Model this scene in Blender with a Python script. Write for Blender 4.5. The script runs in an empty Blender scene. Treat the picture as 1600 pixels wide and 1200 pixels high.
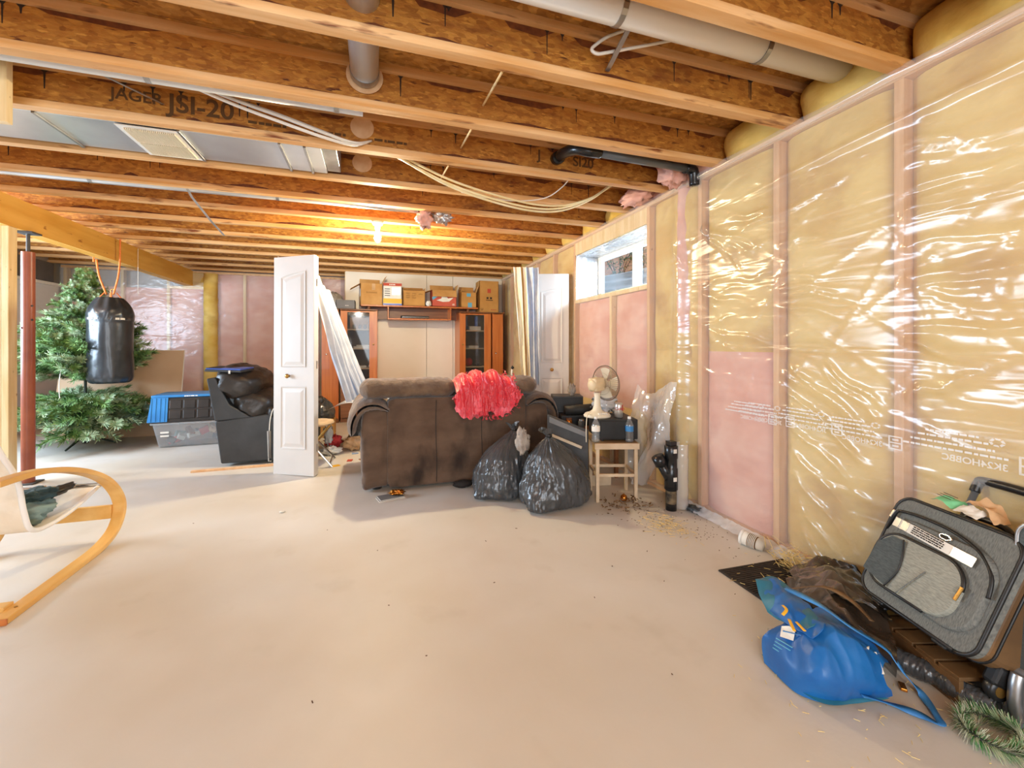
import bpy, bmesh, math, random
import numpy as np
from mathutils import Vector, Matrix, Euler, noise
R = math.radians
SC = bpy.context.scene
COL = SC.collection
rnd = random.Random(7)

# ------------------------------------------------------------------ camera, world, light, exposure
cam_d = bpy.data.cameras.new('camera')
cam_d.sensor_width = 36.0
cam_d.lens = 36.0 * 665 / 1600
cam_d.shift_y = -60 / 1600
cam_d.clip_start = 0.05
cam = bpy.data.objects.new('camera', cam_d); COL.objects.link(cam)
cam.location = (0, 0, 1.18)
cam.rotation_euler = (R(90), 0, -math.atan(215 / 665))
SC.camera = cam

world = bpy.data.worlds.new('world'); SC.world = world; world.use_nodes = True
bgn = world.node_tree.nodes['Background']
bgn.inputs[0].default_value = (0.62, 0.78, 1.0, 1); bgn.inputs[1].default_value = 1.3

def light(name, kind, loc, energy, color, size=0.1, rot=None, size_y=None, spread=None):
    d = bpy.data.lights.new(name, kind); d.energy = energy; d.color = color
    if kind == 'AREA':
        d.size = size
        if size_y: d.shape = 'RECTANGLE'; d.size_y = size_y
    elif kind != 'SUN': d.shadow_soft_size = size
    o = bpy.data.objects.new(name, d); COL.objects.link(o); o.location = loc
    if rot: o.rotation_euler = rot
    return o
WARM = (1.0, 0.85, 0.55)
light('bulb_light', 'POINT', (0.03, 4.40, 2.225), 100, WARM, 0.035)
light('bulb_light_front', 'POINT', (-0.5, -1.0, 2.24), 60, (1.0, 0.91, 0.78), 0.05)
light('fill_light_left', 'POINT', (-3.7, 4.7, 2.05), 22, (1.0, 0.86, 0.7), 0.05)  # unseen fill lamp added to brighten the left area
# daylight through the window in the right wall, and through the window of the left wall outside the frame
light('window_daylight', 'AREA', (2.84, 3.50, 2.16), 75, (0.62, 0.80, 1.0), 0.4, (0, R(76), R(-14)), 0.7)
light('left_window_daylight', 'AREA', (-4.66, 4.6, 1.55), 210, (0.62, 0.80, 1.0), 1.1, (0, R(-90), 0), 2.2)
light('rear_fill_light', 'AREA', (-0.6, -2.52, 1.3), 105, (0.90, 0.95, 1.0), 3.2, (R(90), 0, 0), 1.9)  # large fill light added behind the camera, no real door there

SC.view_settings.view_transform = 'Standard'
SC.view_settings.look = 'None'
SC.view_settings.gamma = 1.0
SC.view_settings.use_curve_mapping = False
SC.view_settings.exposure = 0.38
SC.cycles.use_denoising = True
SC.cycles.max_bounces = 8
SC.cycles.diffuse_bounces = 4
SC.cycles.transparent_max_bounces = 16
SC.cycles.caustics_reflective = False
SC.cycles.caustics_refractive = False
SC.cycles.sample_clamp_indirect = 6

# ------------------------------------------------------------------ materials
def lin(h):
    h = h.lstrip('#')
    v = [int(h[i:i + 2], 16) / 255 for i in (0, 2, 4)]
    return tuple(((c / 12.92) if c <= 0.04045 else ((c + 0.055) / 1.055) ** 2.4) for c in v) + (1,)

def mat(name, col, col2=None, rough=0.6, metal=0.0, scale=8.0, stretch=(1, 1, 1), lo=0.35, hi=0.65,
        bump=0.0, bscale=None, bstretch=None, spec=0.5, coat=0.0, alpha=1.0, trans=0.0, sheen=0.0, detail=5, subsurf=0.0):
    m = bpy.data.materials.new(name); m.use_nodes = True
    nt = m.node_tree; N = nt.nodes; L = nt.links
    b = N['Principled BSDF']
    b.inputs['Roughness'].default_value = rough; b.inputs['Metallic'].default_value = metal
    b.inputs['Specular IOR Level'].default_value = spec; b.inputs['Coat Weight'].default_value = coat
    b.inputs['Alpha'].default_value = alpha; b.inputs['Transmission Weight'].default_value = trans
    b.inputs['Sheen Weight'].default_value = sheen
    c1 = lin(col); b.inputs['Base Color'].default_value = c1
    tc = N.new('ShaderNodeTexCoord')
    def noise_tex(sc, st):
        mp = N.new('ShaderNodeMapping'); mp.inputs['Scale'].default_value = st
        L.new(tc.outputs['Object'], mp.inputs[0])
        n = N.new('ShaderNodeTexNoise'); n.inputs['Scale'].default_value = sc; n.inputs['Detail'].default_value = detail
        L.new(mp.outputs[0], n.inputs['Vector']); return n
    if col2:
        n = noise_tex(scale, stretch)
        r = N.new('ShaderNodeValToRGB'); r.color_ramp.elements[0].position = lo; r.color_ramp.elements[1].position = hi
        r.color_ramp.elements[0].color = c1; r.color_ramp.elements[1].color = lin(col2)
        L.new(n.outputs['Fac'], r.inputs[0]); L.new(r.outputs[0], b.inputs['Base Color'])
    if bump:
        n2 = noise_tex(bscale or scale * 3, bstretch or stretch)
        bp = N.new('ShaderNodeBump'); bp.inputs['Strength'].default_value = bump; bp.inputs['Distance'].default_value = 0.02
        L.new(n2.outputs['Fac'], bp.inputs['Height']); L.new(bp.outputs[0], b.inputs['Normal'])
    return m

def add_layer(m, col, scale, stretch, lo, hi, kind='noise'):
    """mix another colour over the base with a noise or voronoi mask"""
    nt = m.node_tree; N = nt.nodes; L = nt.links; b = N['Principled BSDF']
    tc = N.new('ShaderNodeTexCoord'); mp = N.new('ShaderNodeMapping'); mp.inputs['Scale'].default_value = stretch
    L.new(tc.outputs['Object'], mp.inputs[0])
    if kind == 'noise':
        n = N.new('ShaderNodeTexNoise'); n.inputs['Detail'].default_value = 4; out = n.outputs['Fac']
    else:
        n = N.new('ShaderNodeTexVoronoi'); out = n.outputs['Distance'] if kind == 'dist' else n.outputs['Color']
    n.inputs['Scale'].default_value = scale; L.new(mp.outputs[0], n.inputs['Vector'])
    r = N.new('ShaderNodeMapRange'); r.inputs['From Min'].default_value = lo; r.inputs['From Max'].default_value = hi
    L.new(out, r.inputs['Value'])
    mx = N.new('ShaderNodeMix'); mx.data_type = 'RGBA'
    L.new(r.outputs[0], mx.inputs['Factor'])
    src = b.inputs['Base Color']
    if src.is_linked: L.new(src.links[0].from_socket, mx.inputs[6])
    else: mx.inputs[6].default_value = src.default_value
    mx.inputs[7].default_value = lin(col)
    L.new(mx.outputs[2], b.inputs['Base Color'])
    return m

def osb_mat(name, c1, c2, c3):
    m = mat(name, c1, c2, rough=0.65, scale=22, stretch=(0.6, 1, 1.4), bump=0.25, bscale=60)
    add_layer(m, c3, 42, (0.7, 1, 1.5), 0.35, 0.95, 'vor')
    add_layer(m, '#d99a42', 34, (0.5, 1, 1.8), 0.60, 0.70)
    add_layer(m, '#5e2c0c', 30, (0.3, 1, 1.6), 0.66, 0.72)
    add_layer(m, '#6e3410', 6, (0.4, 1, 1.5), 0.60, 0.78)
    return m

M = {}
M['osb'] = osb_mat('osb_web', '#b06e26', '#c88a38', '#965818')
M['osb_floor'] = osb_mat('osb_subfloor', '#a8702c', '#cc9850', '#8f5a20')
M['flange'] = add_layer(mat('spruce_flange', '#d09450', '#e6b984', rough=0.6, scale=6, stretch=(0.25, 3, 3), bump=0.1), '#7a3c10', 9, (0.35, 2, 2), 0.62, 0.72)
M['spruce'] = add_layer(mat('spruce_stud', '#e0bd80', '#f0d6a4', rough=0.6, scale=5, stretch=(5, 5, 0.4), bump=0.06), '#9a6a34', 6, (6, 6, 2.2), 0.70, 0.76)
M['stud'] = add_layer(mat('wall_stud_wood', '#cf9a62', '#e0b07c', rough=0.6, scale=5, stretch=(5, 5, 0.4), bump=0.06), '#8a5a2c', 9, (4, 4, 2.2), 0.70, 0.76)
M['spruce_pink'] = mat('spruce_plate', '#d9a878', '#e6bf94', rough=0.6, scale=5, stretch=(3, 0.3, 3), bump=0.06)
M['lvl'] = add_layer(mat('beam_wood', '#cf9232', '#e4ad52', rough=0.55, scale=3, stretch=(3, 0.35, 3), bump=0.05), '#a86a22', 12, (2, 0.7, 2), 0.68, 0.74)
M['concrete'] = add_layer(add_layer(mat('concrete_floor', '#d0c9bf', '#d9d3ca', rough=0.48, scale=1.3, bump=0.06, bscale=18, spec=0.35), '#cbbda8', 0.7, (1, 1, 1), 0.45, 0.75), '#b8ab98', 3, (1, 1, 1), 0.6, 1.0)
M['wall_conc'] = mat('foundation', '#b9b4ac', '#c8c3ba', rough=0.8, scale=3)
M['batt_y'] = add_layer(mat('yellow_fibreglass', '#d2a848', '#e3c372', rough=0.95, scale=3, bump=0.5, bscale=9, stretch=(1, 1, 1.6)), '#b98832', 2.2, (1, 1, 1.4), 0.55, 0.75)
M['batt_p'] = add_layer(mat('pink_fibreglass', '#dc9c88', '#e8b8a6', rough=0.95, scale=3, bump=0.5, bscale=9, stretch=(1, 1, 1.6)), '#cf8c7c', 2.2, (1, 1, 1.4), 0.55, 0.75)
M['galv'] = mat('galvanised_steel', '#c8ccd2', '#dfe3e6', rough=0.36, metal=0.75, scale=2, bump=0.03, bscale=5)
M['galv_d'] = mat('galvanised_strap', '#9a9a9a', '#b8b8b8', rough=0.35, metal=0.9, scale=8)
M['white_pipe'] = mat('white_plastic_pipe', '#d8dde2', rough=0.4)
M['white'] = mat('white_plastic', '#ece8e0', rough=0.45)
M['door'] = mat('door_paint', '#d3ccc4', '#d9d2ca', rough=0.45, scale=3)
M['panel'] = mat('white_hardboard', '#ecdfcd', '#f1e6d6', rough=0.35, scale=1.5)
M['drywall'] = add_layer(mat('drywall_face', '#bf9d7c', '#c9a888', rough=0.85, scale=2), '#e4d3bf', 3.5, (1, 1, 1.8), 0.68, 0.72)
M['drywall_edge'] = mat('drywall_edge', '#e6ddd2', rough=0.8)
M['black'] = mat('black_plastic', '#161616', '#222222', rough=0.35, scale=10)
M['blackmatte'] = mat('black_matte', '#1c1b1a', '#2a2826', rough=0.6, scale=8)
M['dark'] = mat('dark_grey', '#3c3a38', '#4a4846', rough=0.6, scale=8)
M['grey'] = mat('grey_board', '#6f6c6a', '#7e7b78', rough=0.7, scale=5)
M['abs'] = mat('abs_pipe', '#1b1d1f', rough=0.25)
M['abs_g'] = mat('grey_pipe', '#5c6062', rough=0.3)
M['sofa'] = add_layer(mat('brown_microfibre', '#554031', '#6c5543', rough=0.9, scale=4, bump=0.3, bscale=14, sheen=0.25, stretch=(1, 1, 1.7)), '#2f2219', 3.6, (1.3, 1, 0.7), 0.52, 0.72)
M['sofa2'] = add_layer(mat('brown_microfibre_pad', '#5e4836', '#78604a', rough=0.85, scale=9, bump=0.6, bscale=22, sheen=0.25), '#33251a', 4, (1, 1, 1), 0.58, 0.78)
M['leather'] = mat('black_leather', '#26221f', '#38322d', rough=0.40, scale=5, bump=0.25, bscale=16, coat=0.0)
M['leather_side'] = mat('black_vinyl_side', '#2f3133', '#3c3e40', rough=0.5, scale=5, bump=0.1)
M['teleposts'] = mat('red_oxide_paint', '#8a4630', '#9c5539', rough=0.4, scale=6)
M['needle'] = mat('fir_needles', '#3c6432', '#789852', rough=0.6, scale=30)
M['needle2'] = mat('fir_needles_pale', '#72905e', '#b4c09c', rough=0.6, scale=30)
M['bark'] = mat('tree_pole', '#2c3226', '#3d4434', rough=0.7)
M['bagvinyl'] = mat('punching_bag_vinyl', '#23272a', '#30353a', rough=0.3, scale=5, bump=0.15, bscale=12, coat=0.2)
M['orange'] = mat('orange_rope', '#e0702a', '#ef8a44', rough=0.7, scale=40)
M['brass'] = mat('brass', '#b38a48', rough=0.3, metal=0.8)
M['chrome'] = mat('brushed_chrome', '#c9c6c0', rough=0.2, metal=0.95)
M['blue_lid'] = mat('blue_tote_plastic', '#2878b8', '#3a8cca', rough=0.4, scale=4)
M['tote_black'] = mat('black_tote_plastic', '#24201e', '#322c28', rough=0.4, scale=6)
M['pulp'] = mat('kraft_cardboard', '#c48e4c', '#d4a262', rough=0.85, scale=5, bump=0.05)
M['kraft_d'] = mat('kraft_cardboard_brown', '#b98544', '#c89450', rough=0.85, scale=5)
M['kraft_in'] = mat('kraft_inside', '#8e6230', '#a07440', rough=0.9, scale=5)
M['red_box'] = mat('red_carton', '#b94a36', '#c8583f', rough=0.6, scale=5)
M['blue_print'] = mat('blue_ink', '#5fa6c4', rough=0.6)
M['paper'] = mat('white_paper', '#efe9dd', '#e2dccf', rough=0.7, scale=12)
M['ink'] = mat('black_ink', '#2e2118', rough=0.8)
M['stain'] = mat('dark_glue_stain', '#5a2a10', '#7a4018', rough=0.6, scale=30)
M['ink_g'] = mat('faded_ink', '#5f3f1c', rough=0.8)
M['redink'] = mat('red_ink', '#bb4a30', rough=0.7)
M['cherry'] = mat('cherry_veneer', '#b8622a', '#cd7a3a', rough=0.35, scale=4, stretch=(6, 6, 0.4), coat=0.15)
M['cherry_d'] = mat('walnut_veneer', '#7a4a2a', '#8d5a36', rough=0.4, scale=4, stretch=(0.5, 6, 6))
M['cab_in'] = mat('cabinet_inside', '#5a4c40', '#6c5e50', rough=0.6, scale=4)
M['sheet'] = mat('pale_blue_cotton', '#b9bfcb', '#cfd2d8', rough=0.9, scale=8, bump=0.1)
M['stripe'] = mat('blue_stripe', '#8d9fbc', rough=0.9)
M['cream_c'] = mat('cream_curtain', '#ecdcba', '#f6ecd6', rough=0.85, scale=12, stretch=(4, 4, 0.5))
M['tan_c'] = mat('tan_curtain', '#b68a4c', '#cda468', rough=0.85, scale=12, stretch=(4, 4, 0.5))
M['tulle'] = mat('red_tulle', '#ee3a4e', '#ff8a96', rough=0.6, scale=12, bump=0.5, bscale=50, sheen=0.3)
M['satin'] = mat('red_satin', '#c81e34', '#e03048', rough=0.35, scale=10)
M['garbage'] = mat('garbage_bag_film', '#3a3c3e', '#4c4e50', rough=0.24, scale=6, bump=0.35, bscale=20, coat=0.3, bstretch=(2.2, 2.2, 0.4))
M['tarp'] = mat('brown_black_film', '#33291f', '#54463a', rough=0.22, scale=5, bump=0.4, bscale=9, coat=0.3)
M['greycloth'] = mat('grey_cloth', '#968a80', '#b4a99d', rough=0.9, scale=20, bump=0.3)
M['beige'] = mat('aged_fan_plastic', '#e6d8bc', '#eee2ca', rough=0.45, scale=6)
M['beige_d'] = mat('fan_motor_cover', '#d6bd94', '#dfc8a2', rough=0.5, scale=6)
M['wire'] = mat('fan_wire', '#94826a', rough=0.4, metal=0.4)
M['stool'] = mat('stool_paint', '#c9ae8c', '#dac3a4', rough=0.5, scale=10)
M['stool_top'] = mat('stool_top', '#8c6a44', '#a5825a', rough=0.6, scale=8, stretch=(1, 5, 1))
M['can'] = mat('can_silver', '#c8c2b8', rough=0.3, metal=0.6)
M['can_red'] = mat('can_red', '#b23a2a', rough=0.35)
M['bentwood'] = mat('birch_bentwood', '#dda552', '#ecbd70', rough=0.4, scale=3, stretch=(4, 0.5, 4), coat=0.1)
M['canvas'] = mat('cream_canvas', '#eadac2', '#f1e5d2', rough=0.85, scale=14, bump=0.05)
M['pipingw'] = mat('white_piping', '#f3efe8', rough=0.6)
M['jean'] = mat('grey_green_cloth', '#5d7672', '#8da39c', rough=0.9, scale=9, bump=0.3)
M['jean_d'] = mat('dark_teal_cloth', '#2c4144', '#3f5558', rough=0.9, scale=9, bump=0.3)
M['bluebag'] = mat('blue_tote_bag', '#135a9e', '#1d70b6', rough=0.42, scale=5, bump=0.15, bscale=14)
M['bluebag_in'] = mat('teal_bag_lining', '#23657c', '#2f7c94', rough=0.5, scale=5)
M['yellow'] = mat('yellow_print', '#f0b42c', rough=0.5)
M['tweed'] = mat('grey_tweed', '#5f605c', '#7e7f78', rough=0.9, scale=60, stretch=(6, 1, 1), bump=0.15)
M['tweed_l'] = mat('grey_tweed_light', '#85857a', '#a3a294', rough=0.9, scale=60, stretch=(1, 1, 7), bump=0.15)
M['tweed_d'] = mat('grey_tweed_dark', '#444a4a', '#575d5c', rough=0.9, scale=60, stretch=(1, 1, 6), bump=0.1)
M['trimblack'] = mat('black_piping', '#171615', rough=0.45)
M['mud'] = mat('brown_case_side', '#5e4428', '#7a5a36', rough=0.6, scale=6)
M['matrib'] = mat('door_mat_rubber', '#2c241e', '#3c322a', rough=0.85, scale=30)
M['straw'] = mat('straw', '#d8b868', '#e8cf8c', rough=0.8, scale=20)
M['mudspot'] = mat('dirt_crumb', '#5c3c22', rough=0.9)
M['fence'] = mat('cedar_fence', '#cf8a5c', '#e0a478', rough=0.7, scale=3, stretch=(3, 0.4, 3))
M['leaf'] = mat('shrub_leaf', '#4e7440', '#7c9c5c', rough=0.6, scale=10)
M['frost'] = mat('frosted_needles', '#a9b98c', '#e8e2cc', rough=0.7, scale=20)
M['green_n'] = mat('green_needles', '#3f8040', '#5a9c54', rough=0.6, scale=20)
M['green_tag'] = mat('green_tag', '#7ecf96', rough=0.7)
M['glass_dark'] = None
M['kraftpaper'] = mat('brown_paper', '#c49a6c', '#d4ac80', rough=0.8, scale=10)
M['bluesleeve'] = mat('blue_sleeve', '#3c5cb0', '#4a6cc4', rough=0.35, scale=6)
M['redcloth'] = mat('red_cloth', '#c02c2c', '#e04c44', rough=0.9, scale=20)
M['contents'] = add_layer(mat('mixed_contents', '#8c8078', '#d8d0c4', rough=0.8, scale=14), '#7c3c30', 8, (1, 1, 1), 0.62, 0.68)
M['plant_pot'] = mat('terracotta', '#8c5a3a', rough=0.8)
M['shoe'] = mat('dark_shoe', '#241e1a', rough=0.8)
M['copper'] = mat('copper_bauble', '#c07a30', rough=0.2, metal=0.9)

def glassy(name, tint, fac_diff, rough=0.1, fres=1.45, mul=1.0, bump=0.0, bscale=20, dif=(1, 1, 1, 1)):
    """thin clear or milky film: see-through, a little white haze of its own, glossy by Fresnel"""
    m = bpy.data.materials.new(name); m.use_nodes = True; nt = m.node_tree; N = nt.nodes; L = nt.links
    for n in list(N):
        if n.type != 'OUTPUT_MATERIAL': N.remove(n)
    out = [n for n in N if n.type == 'OUTPUT_MATERIAL'][0]
    t = N.new('ShaderNodeBsdfTransparent'); t.inputs[0].default_value = tint
    d = N.new('ShaderNodeBsdfDiffuse'); d.inputs[0].default_value = dif
    g = N.new('ShaderNodeBsdfGlossy'); g.inputs['Roughness'].default_value = rough
    m1 = N.new('ShaderNodeMixShader'); m1.inputs[0].default_value = fac_diff
    L.new(t.outputs[0], m1.inputs[1]); L.new(d.outputs[0], m1.inputs[2])
    fr = N.new('ShaderNodeLayerWeight'); fr.inputs['Blend'].default_value = 0.5
    pw = N.new('ShaderNodeMath'); pw.operation = 'POWER'; pw.inputs[1].default_value = 4.0; L.new(fr.outputs['Facing'], pw.inputs[0])
    mm = N.new('ShaderNodeMath'); mm.operation = 'MULTIPLY_ADD'; mm.inputs[1].default_value = 0.6 * mul; mm.inputs[2].default_value = 0.05 * mul; mm.use_clamp = True
    L.new(pw.outputs[0], mm.inputs[0])
    m2 = N.new('ShaderNodeMixShader'); L.new(mm.outputs[0], m2.inputs[0])
    L.new(m1.outputs[0], m2.inputs[1]); L.new(g.outputs[0], m2.inputs[2]); L.new(m2.outputs[0], out.inputs[0])
    if bump:
        tc = N.new('ShaderNodeTexCoord'); nz = N.new('ShaderNodeTexNoise'); nz.inputs['Scale'].default_value = bscale
        mp = N.new('ShaderNodeMapping'); mp.inputs['Scale'].default_value = (1, 0.35, 1.9)
        L.new(tc.outputs['Object'], mp.inputs[0]); L.new(mp.outputs[0], nz.inputs['Vector'])
        nz.inputs['Distortion'].default_value = 0.5
        bp = N.new('ShaderNodeBump'); bp.inputs['Strength'].default_value = bump; bp.inputs['Distance'].default_value = 0.03
        L.new(nz.outputs['Fac'], bp.inputs['Height'])
        L.new(bp.outputs[0], g.inputs['Normal']); L.new(bp.outputs[0], fr.inputs['Normal'])
    return m
M['poly'] = glassy('polyethylene_sheet', (0.97, 0.97, 0.96, 1), 0.17, 0.20, 1.5, .95, 0.5, 5, (0.95, 0.93, 0.9, 1))
M['poly_b'] = glassy('polyethylene_sheet_back', (0.96, 0.96, 0.96, 1), 0.2, 0.28, 1.5, .9, 0.4, 6, (0.95, 0.93, 0.93, 1))
M['poly_f'] = glassy('polyethylene_flap', (0.96, 0.96, 0.96, 1), 0.34, 0.14, 1.5, 1.6, 0.5, 7, (0.95, 0.93, 0.9, 1))
M['poly_w'] = glassy('polyethylene_sheet_milky', (0.95, 0.96, 0.97, 1), 0.5, 0.15, 1.5, 1.6, 0.6, 7, (0.93, 0.94, 0.97, 1))
M['glass'] = glassy('window_glass', (0.97, 0.98, 0.98, 1), 0.0, 0.02, 1.45)
M['cabglass'] = glassy('cabinet_glass', (0.80, 0.80, 0.80, 1), 0.01, 0.05, 1.5, .7)
M['bottle'] = glassy('bottle_plastic', (0.86, 0.92, 0.95, 1), 0.10, 0.08, 1.5, 1.8)
M['tote_clear'] = glassy('clear_tote_plastic', (0.94, 0.96, 0.97, 1), 0.14, 0.2, 1.45, 1.2, dif=(0.8, 0.83, 0.86, 1))
M['blue_label'] = mat('blue_bottle_label', '#3c80b8', rough=0.4)

def emis(name, col, s):
    m = bpy.data.materials.new(name); m.use_nodes = True; b = m.node_tree.nodes['Principled BSDF']
    b.inputs['Emission Color'].default_value = col; b.inputs['Emission Strength'].default_value = s; return m
def bulb_glass():
    """frosted bulb: gives off light and lets the lamp inside shine through"""
    m = bpy.data.materials.new('glowing_bulb'); m.use_nodes = True; nt = m.node_tree; N = nt.nodes
    out = N['Material Output']; N.remove(N['Principled BSDF'])
    t = N.new('ShaderNodeBsdfTransparent'); e = N.new('ShaderNodeEmission'); e.inputs[0].default_value = (1, 0.85, 0.55, 1); e.inputs[1].default_value = 40
    a = N.new('ShaderNodeAddShader'); nt.links.new(t.outputs[0], a.inputs[0]); nt.links.new(e.outputs[0], a.inputs[1]); nt.links.new(a.outputs[0], out.inputs[0])
    return m
M['lamp'] = bulb_glass()

# ------------------------------------------------------------------ mesh helpers
class MB:
    def __init__(s): s.v = []; s.f = []
    def add(s, vs, fs):
        n = len(s.v); s.v += [tuple(v) for v in vs]; s.f += [tuple(i + n for i in f) for f in fs]; return s
    def box(s, c, d, rot=None):
        x, y, z = [q / 2 for q in d]
        vs = [Vector(p) for p in ((-x, -y, -z), (x, -y, -z), (x, y, -z), (-x, y, -z), (-x, -y, z), (x, -y, z), (x, y, z), (-x, y, z))]
        if rot: e = Euler(rot).to_matrix(); vs = [e @ v for v in vs]
        return s.add([v + Vector(c) for v in vs], [(0, 3, 2, 1), (4, 5, 6, 7), (0, 1, 5, 4), (1, 2, 6, 5), (2, 3, 7, 6), (3, 0, 4, 7)])
    def bb(s, x0, x1, y0, y1, z0, z1): return s.box(((x0 + x1) / 2, (y0 + y1) / 2, (z0 + z1) / 2), (x1 - x0, y1 - y0, z1 - z0))
    def tube(s, pts, r, n=10, cap=True, ry=None):
        pts = [Vector(p) for p in pts]; k = len(pts); rs = r if isinstance(r, (list, tuple)) else [r] * k
        t0 = (pts[1] - pts[0]).normalized(); up = Vector((0, 0, 1)) if abs(t0.z) < 0.95 else Vector((1, 0, 0))
        vs = []; u = None
        for i, p in enumerate(pts):
            t = (pts[min(i + 1, k - 1)] - pts[max(i - 1, 0)]).normalized()
            if u is None: u = up.cross(t).normalized()
            else: u = (u - t * u.dot(t)).normalized()
            w = t.cross(u)
            for j in range(n):
                a = 2 * math.pi * j / n
                vs.append(p + u * (math.cos(a) * rs[i]) + w * (math.sin(a) * (rs[i] if ry is None else ry)))
        fs = [(i * n + j, i * n + (j + 1) % n, (i + 1) * n + (j + 1) % n, (i + 1) * n + j) for i in range(k - 1) for j in range(n)]
        if cap: fs += [tuple(range(n))[::-1], tuple((k - 1) * n + j for j in range(n))]
        return s.add(vs, fs)
    def lathe(s, prof, n=24, c=(0, 0, 0), mtx=None):
        vs = []; k = len(prof)
        for r, z in prof:
            for j in range(n):
                a = 2 * math.pi * j / n; v = Vector((r * math.cos(a), r * math.sin(a), z))
                if mtx: v = mtx @ v
                vs.append(v + Vector(c))
        fs = [(i * n + j, i * n + (j + 1) % n, (i + 1) * n + (j + 1) % n, (i + 1) * n + j) for i in range(k - 1) for j in range(n)]
        fs += [tuple(range(n))[::-1], tuple((k - 1) * n + j for j in range(n))]
        return s.add(vs, fs)
    def grid(s, fn, nu, nv, wrap=False):
        vs = [fn(i / (nu if wrap else nu - 1), j / (nv - 1)) for j in range(nv) for i in range(nu)]
        m = nu if wrap else nu - 1
        return s.add(vs, [(j * nu + i, j * nu + (i + 1) % nu, (j + 1) * nu + (i + 1) % nu, (j + 1) * nu + i) for j in range(nv - 1) for i in range(m)])
    def ribbon(s, path, w, t, axis=(1, 0, 0)):
        """flat bar following path, width along axis, thickness t"""
        pts = [Vector(p) for p in path]; a = Vector(axis); k = len(pts); vs = []
        for i, p in enumerate(pts):
            d = (pts[min(i + 1, k - 1)] - pts[max(i - 1, 0)]).normalized(); n = d.cross(a).normalized()
            vs += [p - a * w / 2 - n * t / 2, p + a * w / 2 - n * t / 2, p + a * w / 2 + n * t / 2, p - a * w / 2 + n * t / 2]
        fs = [(i * 4 + j, i * 4 + (j + 1) % 4, i * 4 + 4 + (j + 1) % 4, i * 4 + 4 + j) for i in range(k - 1) for j in range(4)]
        return s.add(vs, fs + [(3, 2, 1, 0), (k * 4 - 4, k * 4 - 3, k * 4 - 2, k * 4 - 1)])
    def build(s, name, m, parent=None, loc=(0, 0, 0), rot=(0, 0, 0), smooth=False, bevel=0, solid=0, sub=0, seg=2):
        me = bpy.data.meshes.new(name); me.from_pydata(s.v, [], s.f); me.update()
        bm = bmesh.new(); bm.from_mesh(me); bmesh.ops.recalc_face_normals(bm, faces=bm.faces); bm.to_mesh(me); bm.free()
        me.materials.append(m)
        o = bpy.data.objects.new(name, me); COL.objects.link(o); o.parent = parent; o.location = loc; o.rotation_euler = rot
        if smooth: me.shade_smooth()
        if bevel:
            b = o.modifiers.new('bevel', 'BEVEL'); b.width = bevel; b.segments = seg; b.limit_method = 'ANGLE'
            if seg > 2: me.shade_smooth(); wn = o.modifiers.new('wn', 'WEIGHTED_NORMAL')
        if solid: q = o.modifiers.new('solid', 'SOLIDIFY'); q.thickness = solid; q.offset = 0
        if sub: q = o.modifiers.new('sub', 'SUBSURF'); q.levels = sub; q.render_levels = sub
        return o

def thing(name, label, cat, loc=(0, 0, 0), rot=(0, 0, 0), group=None):
    o = bpy.data.objects.new(name, None); COL.objects.link(o); o.location = loc; o.rotation_euler = rot
    o.empty_display_size = 0.1
    o['label'] = label; o['category'] = cat
    if group: o['group'] = group
    return o
def tag(o, label, cat, group=None):
    o['label'] = label; o['category'] = cat
    if group: o['group'] = group
    return o
def struct(name):
    o = bpy.data.objects.new(name, None); COL.objects.link(o); o['kind'] = 'structure'; return o
def link_copy(o, parent=None, **kw):
    c = o.copy(); COL.objects.link(c); c.parent = parent
    for k, v in kw.items(): setattr(c, k, v)
    return c
def catmull(P, n=8, closed=False):
    P = [Vector(p) for p in P]; out = []; k = len(P)
    for i in range(k - 1):
        a, b, c, d = P[max(i - 1, 0)], P[i], P[i + 1], P[min(i + 2, k - 1)]
        for j in range(n):
            t = j / n
            out.append(0.5 * ((2 * b) + (c - a) * t + (2 * a - 5 * b + 4 * c - d) * t * t + (3 * b - a - 3 * c + d) * t ** 3))
    out.append(P[-1]); return out
def nz(x, y=0, z=0): return noise.noise(Vector((x, y, z)))
def fbm(x, y=0, z=0, o=4): return noise.fractal(Vector((x, y, z)), 1.0, 2.0, o)
def ridged(x, y=0, z=0): return 1 - abs(2 * nz(x, y, z))
def text(name, s, size, m, parent, mtx, extrude=0.0):
    cu = bpy.data.curves.new(name, 'FONT'); cu.body = s; cu.size = size; cu.extrude = extrude; cu.offset = size * .018; cu.align_x = 'CENTER'; cu.align_y = 'CENTER'
    t = bpy.data.objects.new(name, cu); COL.objects.link(t)
    dg = bpy.context.evaluated_depsgraph_get(); me = bpy.data.meshes.new_from_object(t.evaluated_get(dg))
    bpy.data.objects.remove(t); me.materials.clear(); me.materials.append(m)
    o = bpy.data.objects.new(name, me); COL.objects.link(o); o.parent = parent; o.matrix_local = mtx; return o
def scrawl(name, m, parent, mtx, w, rows, h, seed=0, t=.0006):
    """rows of small illegible print: short dashes of uneven length"""
    q = random.Random(seed); g = MB()
    for r in range(rows):
        x = -w / 2; z = -r * h * 1.7
        while x < w / 2 - h:
            l = q.uniform(.8, 3.2) * h; l = min(l, w / 2 - x); g.bb(x, x + l, z - h / 2, z + h / 2, 0, t); x += l + h * q.uniform(.3, .7)
    o = g.build(name, m, parent); o.matrix_local = mtx; return o
def facing(loc, right, up, sx=1):
    """matrix whose local x runs along right and y along up"""
    r = Vector(right).normalized(); u = Vector(up).normalized(); n = r.cross(u)
    m = Matrix(((r.x * sx, u.x, n.x, loc[0]), (r.y * sx, u.y, n.y, loc[1]), (r.z * sx, u.z, n.z, loc[2]), (0, 0, 0, 1))); return m

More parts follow.
